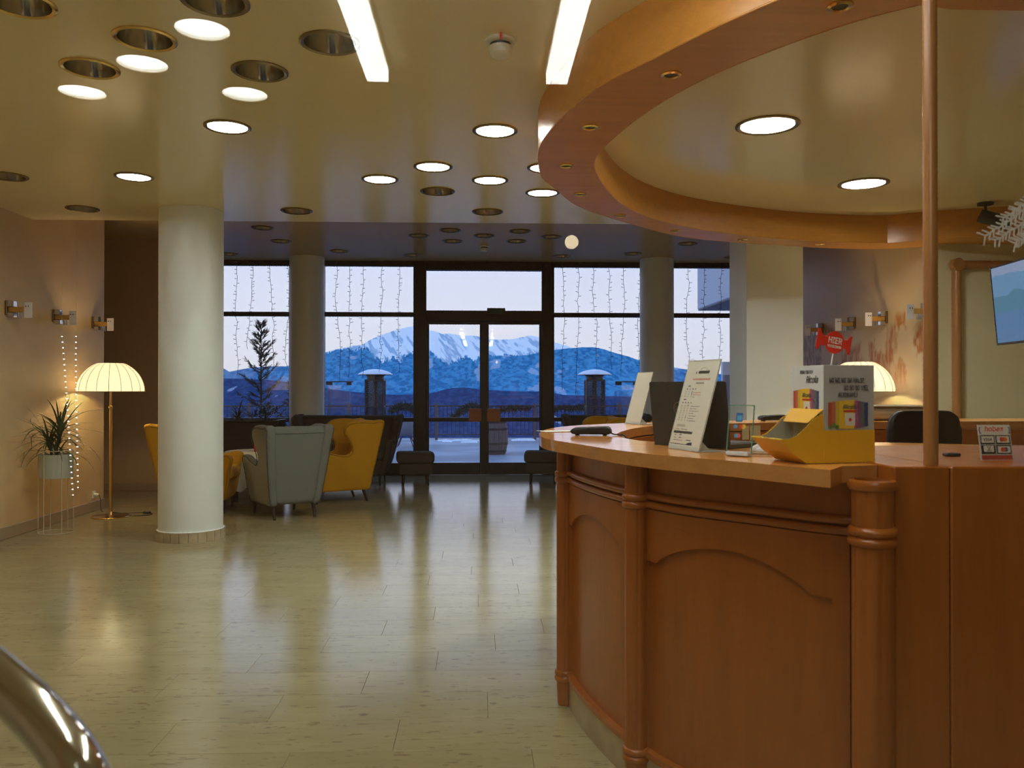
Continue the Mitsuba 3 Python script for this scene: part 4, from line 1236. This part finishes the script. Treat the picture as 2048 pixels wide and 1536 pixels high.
for t_, h, w, x, y_ in (('VISA', .010, .033, .012, .069), ('V', .011, .012, .024, .040), ('PAY', .005, .018, .021, .0335)):
    q = text(t_, h, .0006, True); q.apply_scale((w / q.bounds[1][0], 1, 1)); q.apply_translation((x, y_, .0016)); ms.append(q)
put('dark_lettering', laid(cat(*ms), MK), PRINT, k)
put('red_disc', laid(cat(disc2(.078, .074, .008).apply_translation((0, 0, .0014)), disc2(.078, .040, .008).apply_translation((0, 0, .0014))), MK), plain('card_red', (.62, .08, .03), .5), k)
put('orange_disc', laid(disc2(.088, .074, .008).apply_translation((0, 0, .0012)), MK), plain('card_orange', (.66, .20, .04), .5), k)
put('blue_disc', laid(disc2(.088, .040, .008).apply_translation((0, 0, .0012)), MK), plain('card_blue', (.04, .10, .25), .5), k)
put('red_strip', laid(rect(.003, .006, WK - .003, .021, .0002), MK), plain('strip_red', (.38, .05, .03), .5), k)
put('stand', box(o[0] + .02, o[0] + WK - .02, o[1] + .004, o[1] + .055, Z0, Z0 + .004), DARK, k)
put('cable_clip', tr(box(-.022, .022, -.015, .015, 0, .010, .003), 1.44, 2.50, Z0 + .004), BLACK, label='small flat black gadget on the counter left of the card sign', cat='gadget')

# office side: chair, monitor, printer-like device
k = thing('office_chair', 'black office chair with a tall rounded back behind the counter', 'office chair')
OX, OY = 2.31, 4.25
bk = soft(man_prism([tuple(p) for p in np.array(rounded(.38, .58, .07).exterior.coords)[:-1]], .05).refine_to_length(.05), .035, 2)
v = bk.vertices
curve = .35 * v[:, 0] ** 2
put('backrest', trimesh.Trimesh(np.c_[v[:, 0] + OX, OY + v[:, 2] - curve, v[:, 1] + .995], bk.faces[:, ::-1], process=False), BLACK, k, smooth=50)
put('seat', tr(soft(man_box(-.23, .23, .06, .52, .44, .52), .04, 4), OX, OY), BLACK, k, smooth=50)
put('back_arm', tube(cspline([(OX, OY + .04, .95), (OX, OY + .055, .75), (OX, OY + .10, .50), (OX, OY + .25, .42)], 20), .022, 10), BLACK, k, smooth=True)
put('gas_column', tr(lathe([(0, .08), (.03, .08), (.03, .30), (.018, .30), (.018, .44), (0, .44)], 16), OX, OY + .29), CHROME, k, smooth=40)
put('star_base', cat(*[tube([(OX, OY + .29, .10), (OX + .28 * math.cos(t), OY + .29 + .28 * math.sin(t), .07)], [.03, .018], 8) for t in np.arange(5) * 1.2566]), BLACK, k)
for t in np.arange(5) * 1.2566:
    put('castor', tr(trimesh.creation.cylinder(.03, .04, sections=16), OX + .28 * math.cos(t), OY + .29 + .28 * math.sin(t), .031, rx=math.pi / 2, rz=t), BLACK, k)
k = thing('monitor', 'thin black monitor edge showing behind the candy display', 'monitor')
put('panel', tr(box(-.16, .085, -.012, .012, .06, .66, .004), 1.56, 3.45, .79, rz=0, rx=-.06), BLACK, k)
put('stand', tr(box(-.08, .02, .03, .09, .012, .40, .004), 1.56, 3.47, .79), BLACK, k)
put('foot', tr(box(-.12, .06, -.03, .14, .0005, .012, .003), 1.56, 3.47, .79), BLACK, k)
k = thing('desk_device', 'low beige rounded device on the far counter under the dome lamp', 'printer')
put('body', tr(soft(man_box(-.30, .22, -.15, .15, .002, .085), .03, 4), 2.80, 5.57, Z0), plain('device_beige', (.50, .42, .28), .5), k, smooth=50)
put('lid', tr(soft(man_box(-.31, .22, -.155, .155, .083, .098), .03, 2), 2.80, 5.57, Z0), plain('device_lid', (.30, .24, .16), .4), k, smooth=50)

# chrome rail close to the viewer
k = thing('chrome_rail', 'thick polished chrome handrail at the lower left, closest to the viewer', 'handrail')
pts = [np.array([-1.6, .62, 1.36])] + [atY(x, y, Y) for x, y, Y in ((-420, 1130, .90), (-200, 1205, .88), (-60, 1308, .85), (10, 1368, .82), (75, 1430, .79), (130, 1495, .765), (168, 1560, .745), (190, 1640, .735), (202, 1760, .73))]
last = pts[-1]
pts += [last + np.array([.004, 0, -.12]), np.array([last[0] + .006, last[1], .02])]
P = cspline(np.array(pts), 120)
put('tube', tube(P, .0225, 24), CHROME, k, smooth=True)
put('floor_flange', tr(lathe([(.0, .0005), (.05, .0005), (.05, .008), (.026, .014), (0, .014)], 24), P[-1][0], P[-1][1]), CHROME, k, smooth=40)
put('wall_end', tube([(-1.6, .62, 1.36), (-1.7, .60, .80), (-1.7, .60, .001)], .0225, 16), CHROME, k, smooth=True)

# ------------------------------------------------------------------ entrance behind the viewer: glass front, lobby lamps reflected in it
GY = 0.25
k = key_for('window_7'); tag(k, kind='structure')
put('pane', (np.array([(-1.05, GY, .02), (1.35, GY, .02), (1.35, GY, HC - .03), (-1.05, GY, HC - .03)]), np.array([(0, 1, 2, 3)])), GLASS, k)
put('frame', cat(*[box(a, b, GY - .03, GY + .03, .001, HC - .001) for a, b in ((-4.49, -4.43), (-1.11, -1.05), (1.35, 1.41), (3.4, 3.46), (6.43, 6.49))], box(-4.43, -1.11, GY - .03, GY + .03, .001, .08), box(1.41, 3.4, GY - .03, GY + .03, .001, .08),
                 box(-4.43, 6.43, GY - .029, GY + .029, HC - .06, HC - .002)), W_V, k)
for a, b in ((-4.43, -1.11), (1.41, 3.4), (3.46, 6.43)):
    put('pane', (np.array([(a, GY, .08), (b, GY, .08), (b, GY, HC - .06), (a, GY, HC - .06)]), np.array([(0, 1, 2, 3)])), GLASS, k)
for x0, y0, y1, l in ((-.585, -3.86, -.95, 'white fluorescent strip light, left of two mirrored in the entrance glass'), (.345, -3.86, -.95, 'white fluorescent strip light, right of two mirrored in the entrance glass'),
                      (-.585, .75, 3.15, 'white fluorescent strip light on the lobby ceiling above the left edge of the aisle'), (.345, .75, 3.15, 'white fluorescent strip light on the lobby ceiling beside the canopy rim')):
    k = thing('strip_light', l, 'ceiling light', 'fluorescent strip lights')
    put('housing', box(x0 - .01, x0 + .12, y0, y1, HC - .030, HC - .001, .004), PAPER, k)
    put('diffuser', box(x0, x0 + .11, y0 + .01, y1 - .01, HC - .085, HC - .030, 0), PAPER, k, emitter=emit((STRIP, STRIP * 1.05, STRIP * .98), 2.5))

# ------------------------------------------------------------------ terrace and what lies beyond
SNOW = plain('snow', (.82, .84, .88), .8, .2)
PAV = mat('terrace_paving', {'type': 'twosided', 'b': {'type': 'principled', 'base_color': tex_plaster((.20, .22, .27), (.34, .37, .43), .7), 'roughness': .5, 'specular': .4}})
OUTM = plain('outdoor_metal', (.03, .03, .035), .4)
OUTW = plain('outdoor_wood', (.10, .075, .07), .6)
NEEDLE = plain('fir_needles', (.03, .045, .04), .8, .1)
BARK = plain('bark', (.05, .035, .03), .9, .1)
FACADE = plain('facade', (.52, .54, .58), .8, .2)
FACADE_D = plain('facade_dark', (.16, .16, .18), .7)
ZT = -.15
struct('terrace', box(-30, 30, YW + .21, 26.5, ZT - .3, ZT), PAV)
# railing, bars each their own part
k = thing('terrace_railing', 'dark metal bar railing along the far edge of the terrace', 'railing')
RY = 25.6
px2x = lambda px, Y: (px - 960) / FPX * Y
put('handrail', box(-9.5, 8.5, RY - .02, RY + .02, ZT + 1.01, ZT + 1.05), OUTM, k)
put('bottom_rail', box(-9.5, 8.5, RY - .02, RY + .02, ZT + .14, ZT + .17), OUTM, k)
bar_d = mikit.ply(box(-.009, .009, -.009, .009, ZT + .17, ZT + 1.01), OUTM)
vis = np.arange(-5.0, 6.6, .125)
for x in vis:
    put('bar', bar_d, None, k, to=T().translate([x, RY, 0]))
put('outlying_bars', cat(*[box(x - .009, x + .009, RY - .009, RY + .009, ZT + .17, ZT + 1.01) for x in list(np.arange(-9.4, -5.05, .125)) + list(np.arange(6.7, 8.4, .125))]), OUTM, k, kind='stuff')
for x in (px2x(873, RY), px2x(1070, RY), px2x(700, RY), px2x(1240, RY), -7.0, 7.4):
    put('post', box(x - .04, x + .04, RY - .05, RY + .05, ZT, ZT + 1.12, .008), OUTW, k)


def lumps(x0, x1, y, w, z, h, s):
    n = 40
    xs = np.linspace(x0, x1, n)
    V = []
    for i, x in enumerate(xs):
        f = meshkit.fbm(np.array([[x * 1.7, s, 0]]), 3)[0]
        hh = h * max(.03, f * 1.8 - .55) * math.sin(math.pi * i / (n - 1)) ** .3
        V += [(x, y - w * (.4 + f), z), (x, y - w * .2, z + hh), (x, y + w * .3, z + hh * .9), (x, y + w, z)]
    Fc = [(i * 4 + j, i * 4 + 4 + j, i * 4 + 5 + j, i * 4 + 1 + j) for i in range(n - 1) for j in range(3)]
    return np.array(V), np.array(Fc)


for i, (a, b, h, l) in enumerate(((875, 958, .16, 'snow bank at the foot of the railing, seen through the left door leaf'), (1022, 1070, .12, 'snow bank at the foot of the railing, seen through the right door leaf'))):
    put('snow_bank', lumps(px2x(a, 25.2), px2x(b, 25.2), 25.2, .3, ZT + .001, h, i), SNOW, label=l, cat='snow', smooth=True)
for i, (a, b, y, l) in enumerate(((885, 905, 883, 'small snow patch on the terrace nearer the left of the left door leaf'), (922, 955, 884, 'wider snow patch on the terrace behind the door stile'), (1043, 1060, 878, 'small snow patch on the terrace seen through the right door leaf'))):
    p = atZ((a + b) / 2, y, ZT)
    put('snow_patch', lumps(px2x(a, p[1]), px2x(b, p[1]), p[1], .25, ZT + .001, .03, i + 5), SNOW, label=l, cat='snow', smooth=True)


def garland(P, n, r, label, seed):
    k = thing('fir_garland', label, 'garland', 'fir garlands along the railing')
    Q = cspline(np.array(P), n)
    g = np.random.default_rng(seed)
    out = []
    for q in Q:
        for i in range(9):
            d = g.normal(0, 1, 3); d /= np.linalg.norm(d)
            out.append(tube([q, q + d * r * (.6 + .6 * g.random())], [.022, .006], 4))
    put('needles', cat(*out), NEEDLE, k, kind='stuff')
    put('core', tube(Q, .025, 6), BARK, k)


gy = RY - .12
gp = lambda px, py: tuple(atY(px, py, gy))
garland([gp(903, 835), gp(915, 828), gp(930, 817), gp(945, 812), gp(960, 816), gp(985, 822)], 46, .17, 'fir garland rising along the railing through the left door leaf', 1)
garland([gp(985, 822), gp(1010, 818), gp(1035, 817), gp(1060, 816)], 34, .14, 'fir garland along the railing through the right door leaf', 2)
garland([gp(1105, 822), gp(1125, 816), gp(1150, 817), gp(1168, 812)], 34, .14, 'fir garland along the railing left of the right patio heater', 3)
garland([gp(783, 822), gp(800, 813), gp(820, 814), gp(832, 825)], 36, .18, 'bushy fir garland on the railing right of the left patio heater', 4)


def heater(px, label):
    x, y = px2x(px, 20.0), 20.0
    k = thing('patio_heater', label, 'patio heater', 'patio heaters capped with snow')
    w = .21
    zt = 1.50 + .10
    put('cap', tr(lathe([(0, 1.80), (.30, 1.775), (.39, 1.745), (.385, 1.735), (.25, 1.73), (.20, 1.70), (0, 1.70)], 40), x, y), OUTM, k, smooth=40)
    put('snow_cover', tr(lathe([(0, 1.875), (.15, 1.862), (.28, 1.825), (.36, 1.785), (.425, 1.742), (.39, 1.746), (.30, 1.776), (0, 1.801)], 40), x, y), SNOW, k, smooth=True, label='cap of snow')
    put('burner', tr(lathe([(0, 1.60), (.20, 1.60), (.20, 1.70), (0, 1.70)], 24), x, y), OUTM, k)
    for sx in (-1, 1):
        for sy in (-1, 1):
            put('upright', box(x + sx * w - .014, x + sx * w + .014, y + sy * w - .014, y + sy * w + .014, ZT + .5, 1.62), OUTM, k)
    for z in (.98, 1.605, .36):
        put('crossbar', cat(*[box(x - w, x + w, y + s * w - .012, y + s * w + .012, z - .012, z + .022) for s in (-1, 1)], *[box(x + s * w - .012, x + s * w + .012, y - w, y + w, z - .012, z + .022) for s in (-1, 1)]), OUTM, k, kind='stuff')
    ms = []
    for s, ax in ((-1, 0), (1, 0), (-1, 1), (1, 1)):
        for d in (1, -1):
            for i in np.arange(-1.3, 1.3, .055):
                for (za, zb) in ((.40, .98), (1.0, 1.60)):
                    a_, b_ = np.array([-w, za]), np.array([w, za + d * 2 * w * 1.5])
                    off = i * .9
                    seg_ = LineString([(-w, za + off), (w, za + off + d * 2 * w * 1.5)]).intersection(sbox(-w, za, w, zb))
                    if seg_.is_empty or seg_.length < .02:
                        continue
                    (u0, v0), (u1, v1) = seg_.coords[0], seg_.coords[-1]
                    q = [(x + u0, y + s * w, v0), (x + u1, y + s * w, v1)] if ax == 0 else [(x + s * w, y + u0, v0), (x + s * w, y + u1, v1)]
                    ms.append(tube(q, .0055, 3))
    put('mesh', cat(*ms), OUTM, k, kind='stuff')
    put('emitter_tube', tr(lathe([(0, .4), (.05, .4), (.05, 1.6), (0, 1.6)], 20), x, y), plain('quartz', (.06, .06, .07), .2), k, smooth=40)
    put('body', box(x - .26, x + .26, y - .26, y + .26, ZT + .001, ZT + .52, .02), OUTM, k)


heater(752, 'snow-capped mesh patio heater left of the glass door')
heater(1190, 'snow-capped mesh patio heater right of the glass door')


def lantern(x0, x1, ztop, y, label):
    k = thing('glass_lantern', label, 'lantern', 'tall glass lanterns on the terrace')
    X0, X1 = px2x(x0, y), px2x(x1, y)
    d = (X1 - X0)
    put('handle', cat(box(X0, X1, y - .02, y + .02, ztop - .02, ztop), box(X0, X0 + .12, y - .02, y + .02, ztop - .075, ztop - .02), box(X1 - .12, X1 - .03, y - .02, y + .02, ztop - .075, ztop - .02)), OUTM, k)
    gx0, gx1 = X0 + .03, X1 - .05
    for nm, q in (('pane', [(gx0, y - .001, ZT + .25), (gx1, y - .001, ZT + .25), (gx1, y - .001, ztop - .075), (gx0, y - .001, ztop - .075)]), ('pane', [(gx0, y + .3, ZT + .25), (gx1, y + .3, ZT + .25), (gx1, y + .3, ztop - .2), (gx0, y + .3, ztop - .2)]),
                  ('pane', [(gx0, y, ZT + .25), (gx0, y + .3, ZT + .25), (gx0, y + .3, ztop - .2), (gx0, y, ztop - .075)])):
        put(nm, (np.array(q), np.array([(0, 1, 2, 3)])), GLASS, k)
    put('base', box(X0, X1, y - .03, y + .33, ZT + .001, ZT + .25, .01), OUTM, k)


lantern(655, 708, 1.55, 16.2, 'tall glass lantern with a black handle on the terrace left of the door')
lantern(1232, 1280, 1.55, 16.2, 'tall glass lantern with a black handle on the terrace right of the door')

# barrel and tub chair on the terrace
bp = atZ(988, 908, ZT)
k = thing('wooden_barrel', 'old wooden barrel standing on the terrace beyond the door', 'barrel')
pr = [(.27, 0), (.32, .2), (.335, .42), (.32, .62), (.28, .84)]
for i in range(20):
    a0, a1 = i * math.pi / 10 + .01, (i + 1) * math.pi / 10 - .01
    V, Fc = [], []
    for (r_, z) in pr:
        for a in (a0, (a0 + a1) / 2, a1):
            V.append((bp[0] + r_ * math.cos(a), bp[1] + r_ * math.sin(a), ZT + .002 + z))
        for a in (a1, (a0 + a1) / 2, a0):
            V.append((bp[0] + (r_ - .03) * math.cos(a), bp[1] + (r_ - .03) * math.sin(a), ZT + .002 + z))
    for i2 in range(4):
        for j in range(6):
            b_ = i2 * 6
            Fc.append((b_ + j, b_ + (j + 1) % 6, b_ + 6 + (j + 1) % 6, b_ + 6 + j))
    Fc += [(0, 1, 4, 5), (1, 2, 3, 4), (24, 25, 28, 29), (25, 26, 27, 28)]
    put('stave', (np.array(V), np.array(Fc)), plain('barrel_oak', (.15, .12, .115), .7) if 'mat_barrel_oak' not in scene else 'mat_barrel_oak', k)
for z, r_ in ((.08, .292), (.26, .327), (.60, .325), (.77, .298)):
    put('hoop', tr(lathe([(r_ - .01, -.025), (r_ + .006, -.025), (r_ + .006, .025), (r_ - .01, .025)], 32, closed=True), bp[0], bp[1], ZT + z), OUTM, k)
put('head', tr(lathe([(0, .80), (.26, .80), (.26, .82), (0, .82)], 24), bp[0], bp[1], ZT), 'mat_barrel_oak', k)
cp = atZ(812, 893, ZT)
k = thing('tub_chair', 'rounded grey outdoor tub chair on splayed legs beyond the left window', 'chair')
sh = lathe([(.0, .28), (.18, .29), (.27, .38), (.30, .52), (.29, .66), (.275, .66), (.28, .52), (.25, .40), (.17, .32), (0, .31)], 40)
put('shell', tr(sh, cp[0], cp[1], ZT), plain('shell_grey', (.22, .23, .27), .5), k, smooth=50)
for a in (.7, 2.4, 3.9, 5.5):
    put('leg', tube([(cp[0] + .30 * math.cos(a), cp[1] + .30 * math.sin(a), ZT + .001), (cp[0] + .14 * math.cos(a), cp[1] + .14 * math.sin(a), ZT + .31)], [.012, .02], 8), OUTW, k)


def fir(x, y, h, w, label, seed, sparse=1.0, z0=ZT):
    k = thing('fir_tree', label, 'tree', 'small dark firs on the terrace')
    g = np.random.default_rng(seed)
    put('trunk', tube([(x, y, z0 + .3), (x, y, z0 + h)], [.035, .006], 8), BARK, k)
    br, nd = [], []
    nb = int(64 * sparse)
    for i in range(nb):
        t = (i + g.random()) / nb
        z = z0 + .45 + (h - .5) * t
        a = i * 2.4 + g.normal(0, .8)
        L = w * (1 - t) ** .8 * (.30 + .85 * g.random()) + .04
        e = np.array([x + L * math.cos(a), y + L * math.sin(a), z + L * (.05 + .9 * t + .35 * g.random())])
        s = np.array([x, y, z])
        mid = (s + e) / 2 - np.array([0, 0, .12 * L])
        Q = cspline([s, mid, e], 9)
        br.append(tube(Q, np.linspace(.010, .004, 9), 4))
        for q in Q[2:]:
            for j in range(5):
                d = g.normal(0, 1, 3); d /= np.linalg.norm(d); d = d * .7 + (e - s) / L * .8
                nd.append(tube([q, q + d * .075], [.008, .003], 3))
    put('branches', cat(*br), BARK, k, kind='stuff')
    put('needles', cat(*nd), NEEDLE, k, kind='stuff')
    put('tub', tr(lathe([(0, 0.001), (.20, 0.001), (.25, .36), (.22, .36), (0, .33)], 24), x, y, z0), OUTM, k, smooth=40)


fir(px2x(527, 19), 19, 3.05, .62, 'dark bare-tipped fir tree on the terrace right of the round column', 21)
fir(px2x(597, 17.5), 17.5, 1.75, .40, 'smaller dark fir half hidden behind the left window column', 22, .6)
k = thing('clipped_shrub', 'dark leafy shrub outside the window beside the square pillar', 'shrub')
shp = np.array([px2x(1392, 18), 18, 1.55])
g = np.random.default_rng(31)
lv = []
for i in range(420):
    u = g.normal(0, 1, 3); u /= np.linalg.norm(u)
    lv.append(blade(shp + u * np.array([.22, .22, .50]) * g.random() ** .25, g.random() * 6.28, .10, g.random() - .3, .020, .6, 3))
put('leaves', cat(*lv), plain('shrub_leaf', (.06, .05, .05), .7), k, kind='stuff')
put('stem', tube([(shp[0], shp[1], ZT + .3), (shp[0], shp[1], 1.6)], .02, 8), BARK, k)
put('tub', tr(lathe([(0, 0.001), (.20, 0.001), (.26, .42), (.22, .42), (0, .38)], 24), shp[0], shp[1], ZT), OUTM, k)

# neighbouring wing of the building
k = thing('building_wing', 'pale overhanging building wing seen through the window beside the square pillar', 'building')
put('upper_storey', box(6.83, 13, 15.5, 26, 3.9, 8.2, .02), FACADE, k)
put('soffit', box(6.85, 13, 15.5, 25.98, 3.86, 3.9), FACADE_D, k)
put('pier', box(px2x(1481, 26), 13, 25.6, 26.3, 3.05, 3.86), FACADE, k)
put('pier', box(px2x(1488, 26), 13, 25.62, 26.3, 1.5, 3.05), FACADE, k)
put('parapet', box(px2x(1447, 24.5), 13, 24.3, 24.5, ZT, 2.2), FACADE, k)
put('dark_wall', box(px2x(1452, 23.5), 13, 23.4, 23.6, ZT, 1.80), FACADE_D, k)

# ------------------------------------------------------------------ valley and mountains (metres, at their distance)


def terrain(name, Y, skyline, depth, zbase, mat_, seed, rough, nx=420, nv=70, X0=None, X1=None):
    """a mountain flank: crest along the skyline at distance Y, falling towards the viewer over "depth"."""
    px = np.array([p[0] for p in skyline], float); py = np.array([p[1] for p in skyline], float)
    xs = np.linspace(px.min(), px.max(), nx)
    cz_ = np.interp(xs, px, py)
    X = (xs - 960) / FPX * Y
    crest = EYE + (778 - cz_) / FPX * Y
    v = np.linspace(0, 1, nv)
    Vx, Vv = np.meshgrid(X, v)
    C = np.broadcast_to(crest, Vx.shape)
    Z = zbase + (C - zbase) * (1 - Vv) ** 1.15
    sc = Y / 9000.0
    P3 = np.stack([Vx / (900 * sc), Vv * depth / (2200 * sc), np.full(Vx.shape, seed * 1.7)], -1)
    ridge = np.abs(meshkit.fbm(P3 * 1.6, 5, seed) - .5) * 2
    fine = meshkit.fbm(P3 * 14, 3, seed + 3) - .5
    Z = Z - rough * (1 - ridge) * np.minimum(1, Vv * 7) * (1 - Vv) * 1.1 + rough * .22 * fine * np.minimum(1, .25 + Vv * 4)
    Yg = Y - Vv * depth + rough * .6 * (meshkit.fbm(P3 * 3, 3, seed + 9) - .5) * np.minimum(1, Vv * 5)
    # the back of the mountain, falling away from the viewer
    V = np.stack([Vx, Yg, Z], -1).reshape(-1, 3)
    back = np.stack([X * 1.02, np.full(nx, Y * 1.15), np.full(nx, zbase)], -1)
    V = np.vstack([V, V[:nx] - [0, 0, .5], back])
    i, j = np.meshgrid(np.arange(nv - 1), np.arange(nx - 1), indexing='ij')
    a = i * nx + j
    Fc = np.stack([a, a + nx, a + nx + 1, a + 1], -1).reshape(-1, 4)
    jb = np.arange(nx - 1)
    Fb = np.stack([nv * nx + nx + jb, nv * nx + jb, nv * nx + jb + 1, nv * nx + nx + jb + 1], -1)
    return V, np.vstack([Fc, Fb])


def hazy_forest(name, c0, c1, snowc=None, line=None, s=1.0, fleck=.72):  # forest colours with the blue of aerial haze mixed into them
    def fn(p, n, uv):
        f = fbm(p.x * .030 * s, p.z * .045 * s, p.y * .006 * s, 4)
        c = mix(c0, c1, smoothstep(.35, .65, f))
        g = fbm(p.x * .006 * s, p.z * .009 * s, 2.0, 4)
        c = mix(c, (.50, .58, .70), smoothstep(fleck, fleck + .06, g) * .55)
        if line is not None:
            el = mi.Float(line[0][1])
            for (a0, e0), (a1, e1) in zip(line[:-1], line[1:]):
                t = dr.clip((p.x - a0) / (a1 - a0), 0, 1)
                el = dr.select(p.x > a0, e0 + (e1 - e0) * t, el)
            h = p.z
            d = (h - el) / 55.0 + 2.2 * (fbm(p.x * .016 + p.z * .010, p.z * .006, p.y * .002, 4) - .5) + 1.2 * (noise(p.x * .10, p.z * .06, 0.0) - .5)
            sn = smoothstep(-.10, .22, d)
            rock = smoothstep(.50, .66, fbm(p.x * .022 + p.z * .016, p.z * .005 + p.y * .003, 7.0, 4)) * .75
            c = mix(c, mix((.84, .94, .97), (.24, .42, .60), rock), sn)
        return c
    return mat(name, {'type': 'twosided', 'b': {'type': 'diffuse', 'reflectance': proc(fn)}})


YM = 9000.0
sky1 = [(520, 745), (600, 728), (652, 706), (670, 700), (690, 696), (710, 692), (725, 690), (742, 680), (760, 672), (780, 665), (800, 659), (815, 655), (828, 653), (845, 657), (860, 661), (872, 663), (885, 668), (900, 667), (912, 670), (925, 673), (940, 671), (955, 673),
        (970, 676), (985, 679), (1000, 680), (1015, 679), (1030, 677), (1045, 674), (1060, 671), (1072, 673), (1085, 677), (1105, 683), (1125, 689), (1150, 697), (1180, 702), (1240, 712), (1330, 730)]
ln1 = [((px - 960) / FPX * YM, EYE + (778 - py) / FPX * YM) for px, py in ((640, 712), (680, 702), (725, 697), (745, 700), (760, 715), (775, 726), (790, 722), (812, 722), (835, 706), (856, 704), (868, 712), (885, 722), (905, 728), (920, 722), (935, 716), (948, 726), (958, 722), (975, 714), (1030, 716), (1085, 710), (1150, 700), (1240, 712))]
HAZE_DARK, HAZE_PALE = (.022, .18, .37), (.075, .32, .54)  # snow-dusted forest, blue distance haze painted into the base colour
k = thing('snowy_mountain', 'broad snow-topped mountain range filling the view beyond the terrace', 'mountain')
put('flank', terrain('m', YM, sky1, 3800, -300, None, 3, 240.0), hazy_forest('mountain', HAZE_DARK, HAZE_PALE, None, ln1), k, smooth=True)
k = thing('forested_hill', 'round forested hill in front of the mountain, behind the right patio heater', 'hill')
put('flank', terrain('h', 6500.0, [(905, 765), (940, 738), (962, 722), (985, 712), (1010, 711), (1040, 711), (1065, 708), (1085, 703), (1105, 700), (1135, 697), (1165, 694), (1185, 694), (1200, 696), (1215, 700), (1232, 706), (1260, 713), (1285, 722), (1320, 730), (1420, 745), (1560, 760)], 2600, -260, None, 8, 90.0), hazy_forest('hill', (.022, .18, .37), (.075, .32, .54), None, None, 1.3, .70), k, smooth=True)  # same haze-blue forest colours as on the mountain
k = thing('distant_hills', 'low pale blue hills on the left horizon beyond the fir tree', 'hill')
put('flank', terrain('d', 12000.0, [(300, 715), (400, 708), (430, 718), (450, 735), (465, 744), (480, 741), (500, 737), (520, 735), (545, 733), (570, 733), (600, 735), (660, 738)], 3000, -300, None, 14, 60.0), hazy_forest('far_hill', (.09, .20, .36), (.20, .32, .46), None, None, .7, .66), k, smooth=True)
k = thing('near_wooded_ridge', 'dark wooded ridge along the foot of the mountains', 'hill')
put('flank', terrain('n', 2600.0, [(-300, 740), (200, 748), (400, 752), (440, 757), (500, 758), (540, 760), (583, 764), (650, 776), (700, 783), (760, 788), (800, 790), (860, 787), (885, 780), (905, 776), (930, 775), (960, 779), (1000, 781), (1040, 783), (1085, 783), (1130, 790), (1200, 792), (1290, 794), (1500, 770), (2300, 760)], 1500, -150, None, 21, 26.0), hazy_forest('near_ridge', (.018, .05, .14), (.035, .08, .19), None, None, 3.0, .76), k, smooth=True)
n_ = 60
gx, gy_ = np.meshgrid(np.linspace(-1, 1, n_), np.linspace(0, 1, n_))
Yv = 60 * (7000 / 60) ** gy_
Vv_ = np.stack([gx * (200 + Yv * 1.2), Yv, -22 - 130 * (1 - np.exp(-(Yv - 60) / 900.0)) + 6 * (meshkit.fbm(np.stack([gx * 9, gy_ * 9, gx * 0], -1), 4) - .5) * np.minimum(1, (Yv - 60) / 300)], -1).reshape(-1, 3)
i, j = np.meshgrid(np.arange(n_ - 1), np.arange(n_ - 1), indexing='ij')
a = (i * n_ + j).ravel()


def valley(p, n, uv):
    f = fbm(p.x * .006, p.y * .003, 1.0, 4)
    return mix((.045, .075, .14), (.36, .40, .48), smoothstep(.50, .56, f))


struct('valley_floor', (Vv_, np.stack([a, a + 1, a + n_ + 1, a + n_], -1)), mat('valley', {'type': 'twosided', 'b': {'type': 'diffuse', 'reflectance': proc(valley)}}), smooth=True)

# globe lamp in the entrance, seen mirrored in the glass front
k = thing('globe_lamp', 'small glowing globe lamp, seen under the dark lounge ceiling right of the door', 'lamp')
put('globe', tr(trimesh.creation.uv_sphere(radius=.05, count=[16, 24]), .66, -5.5, 2.46), PAPER, k, smooth=True, emitter=emit((9.5, 7.6, 4.6), .05))
put('cord', tube([(.66, -5.5, 2.505), (.66, -5.5, HC - .001)], .004, 8), BLACK, k)
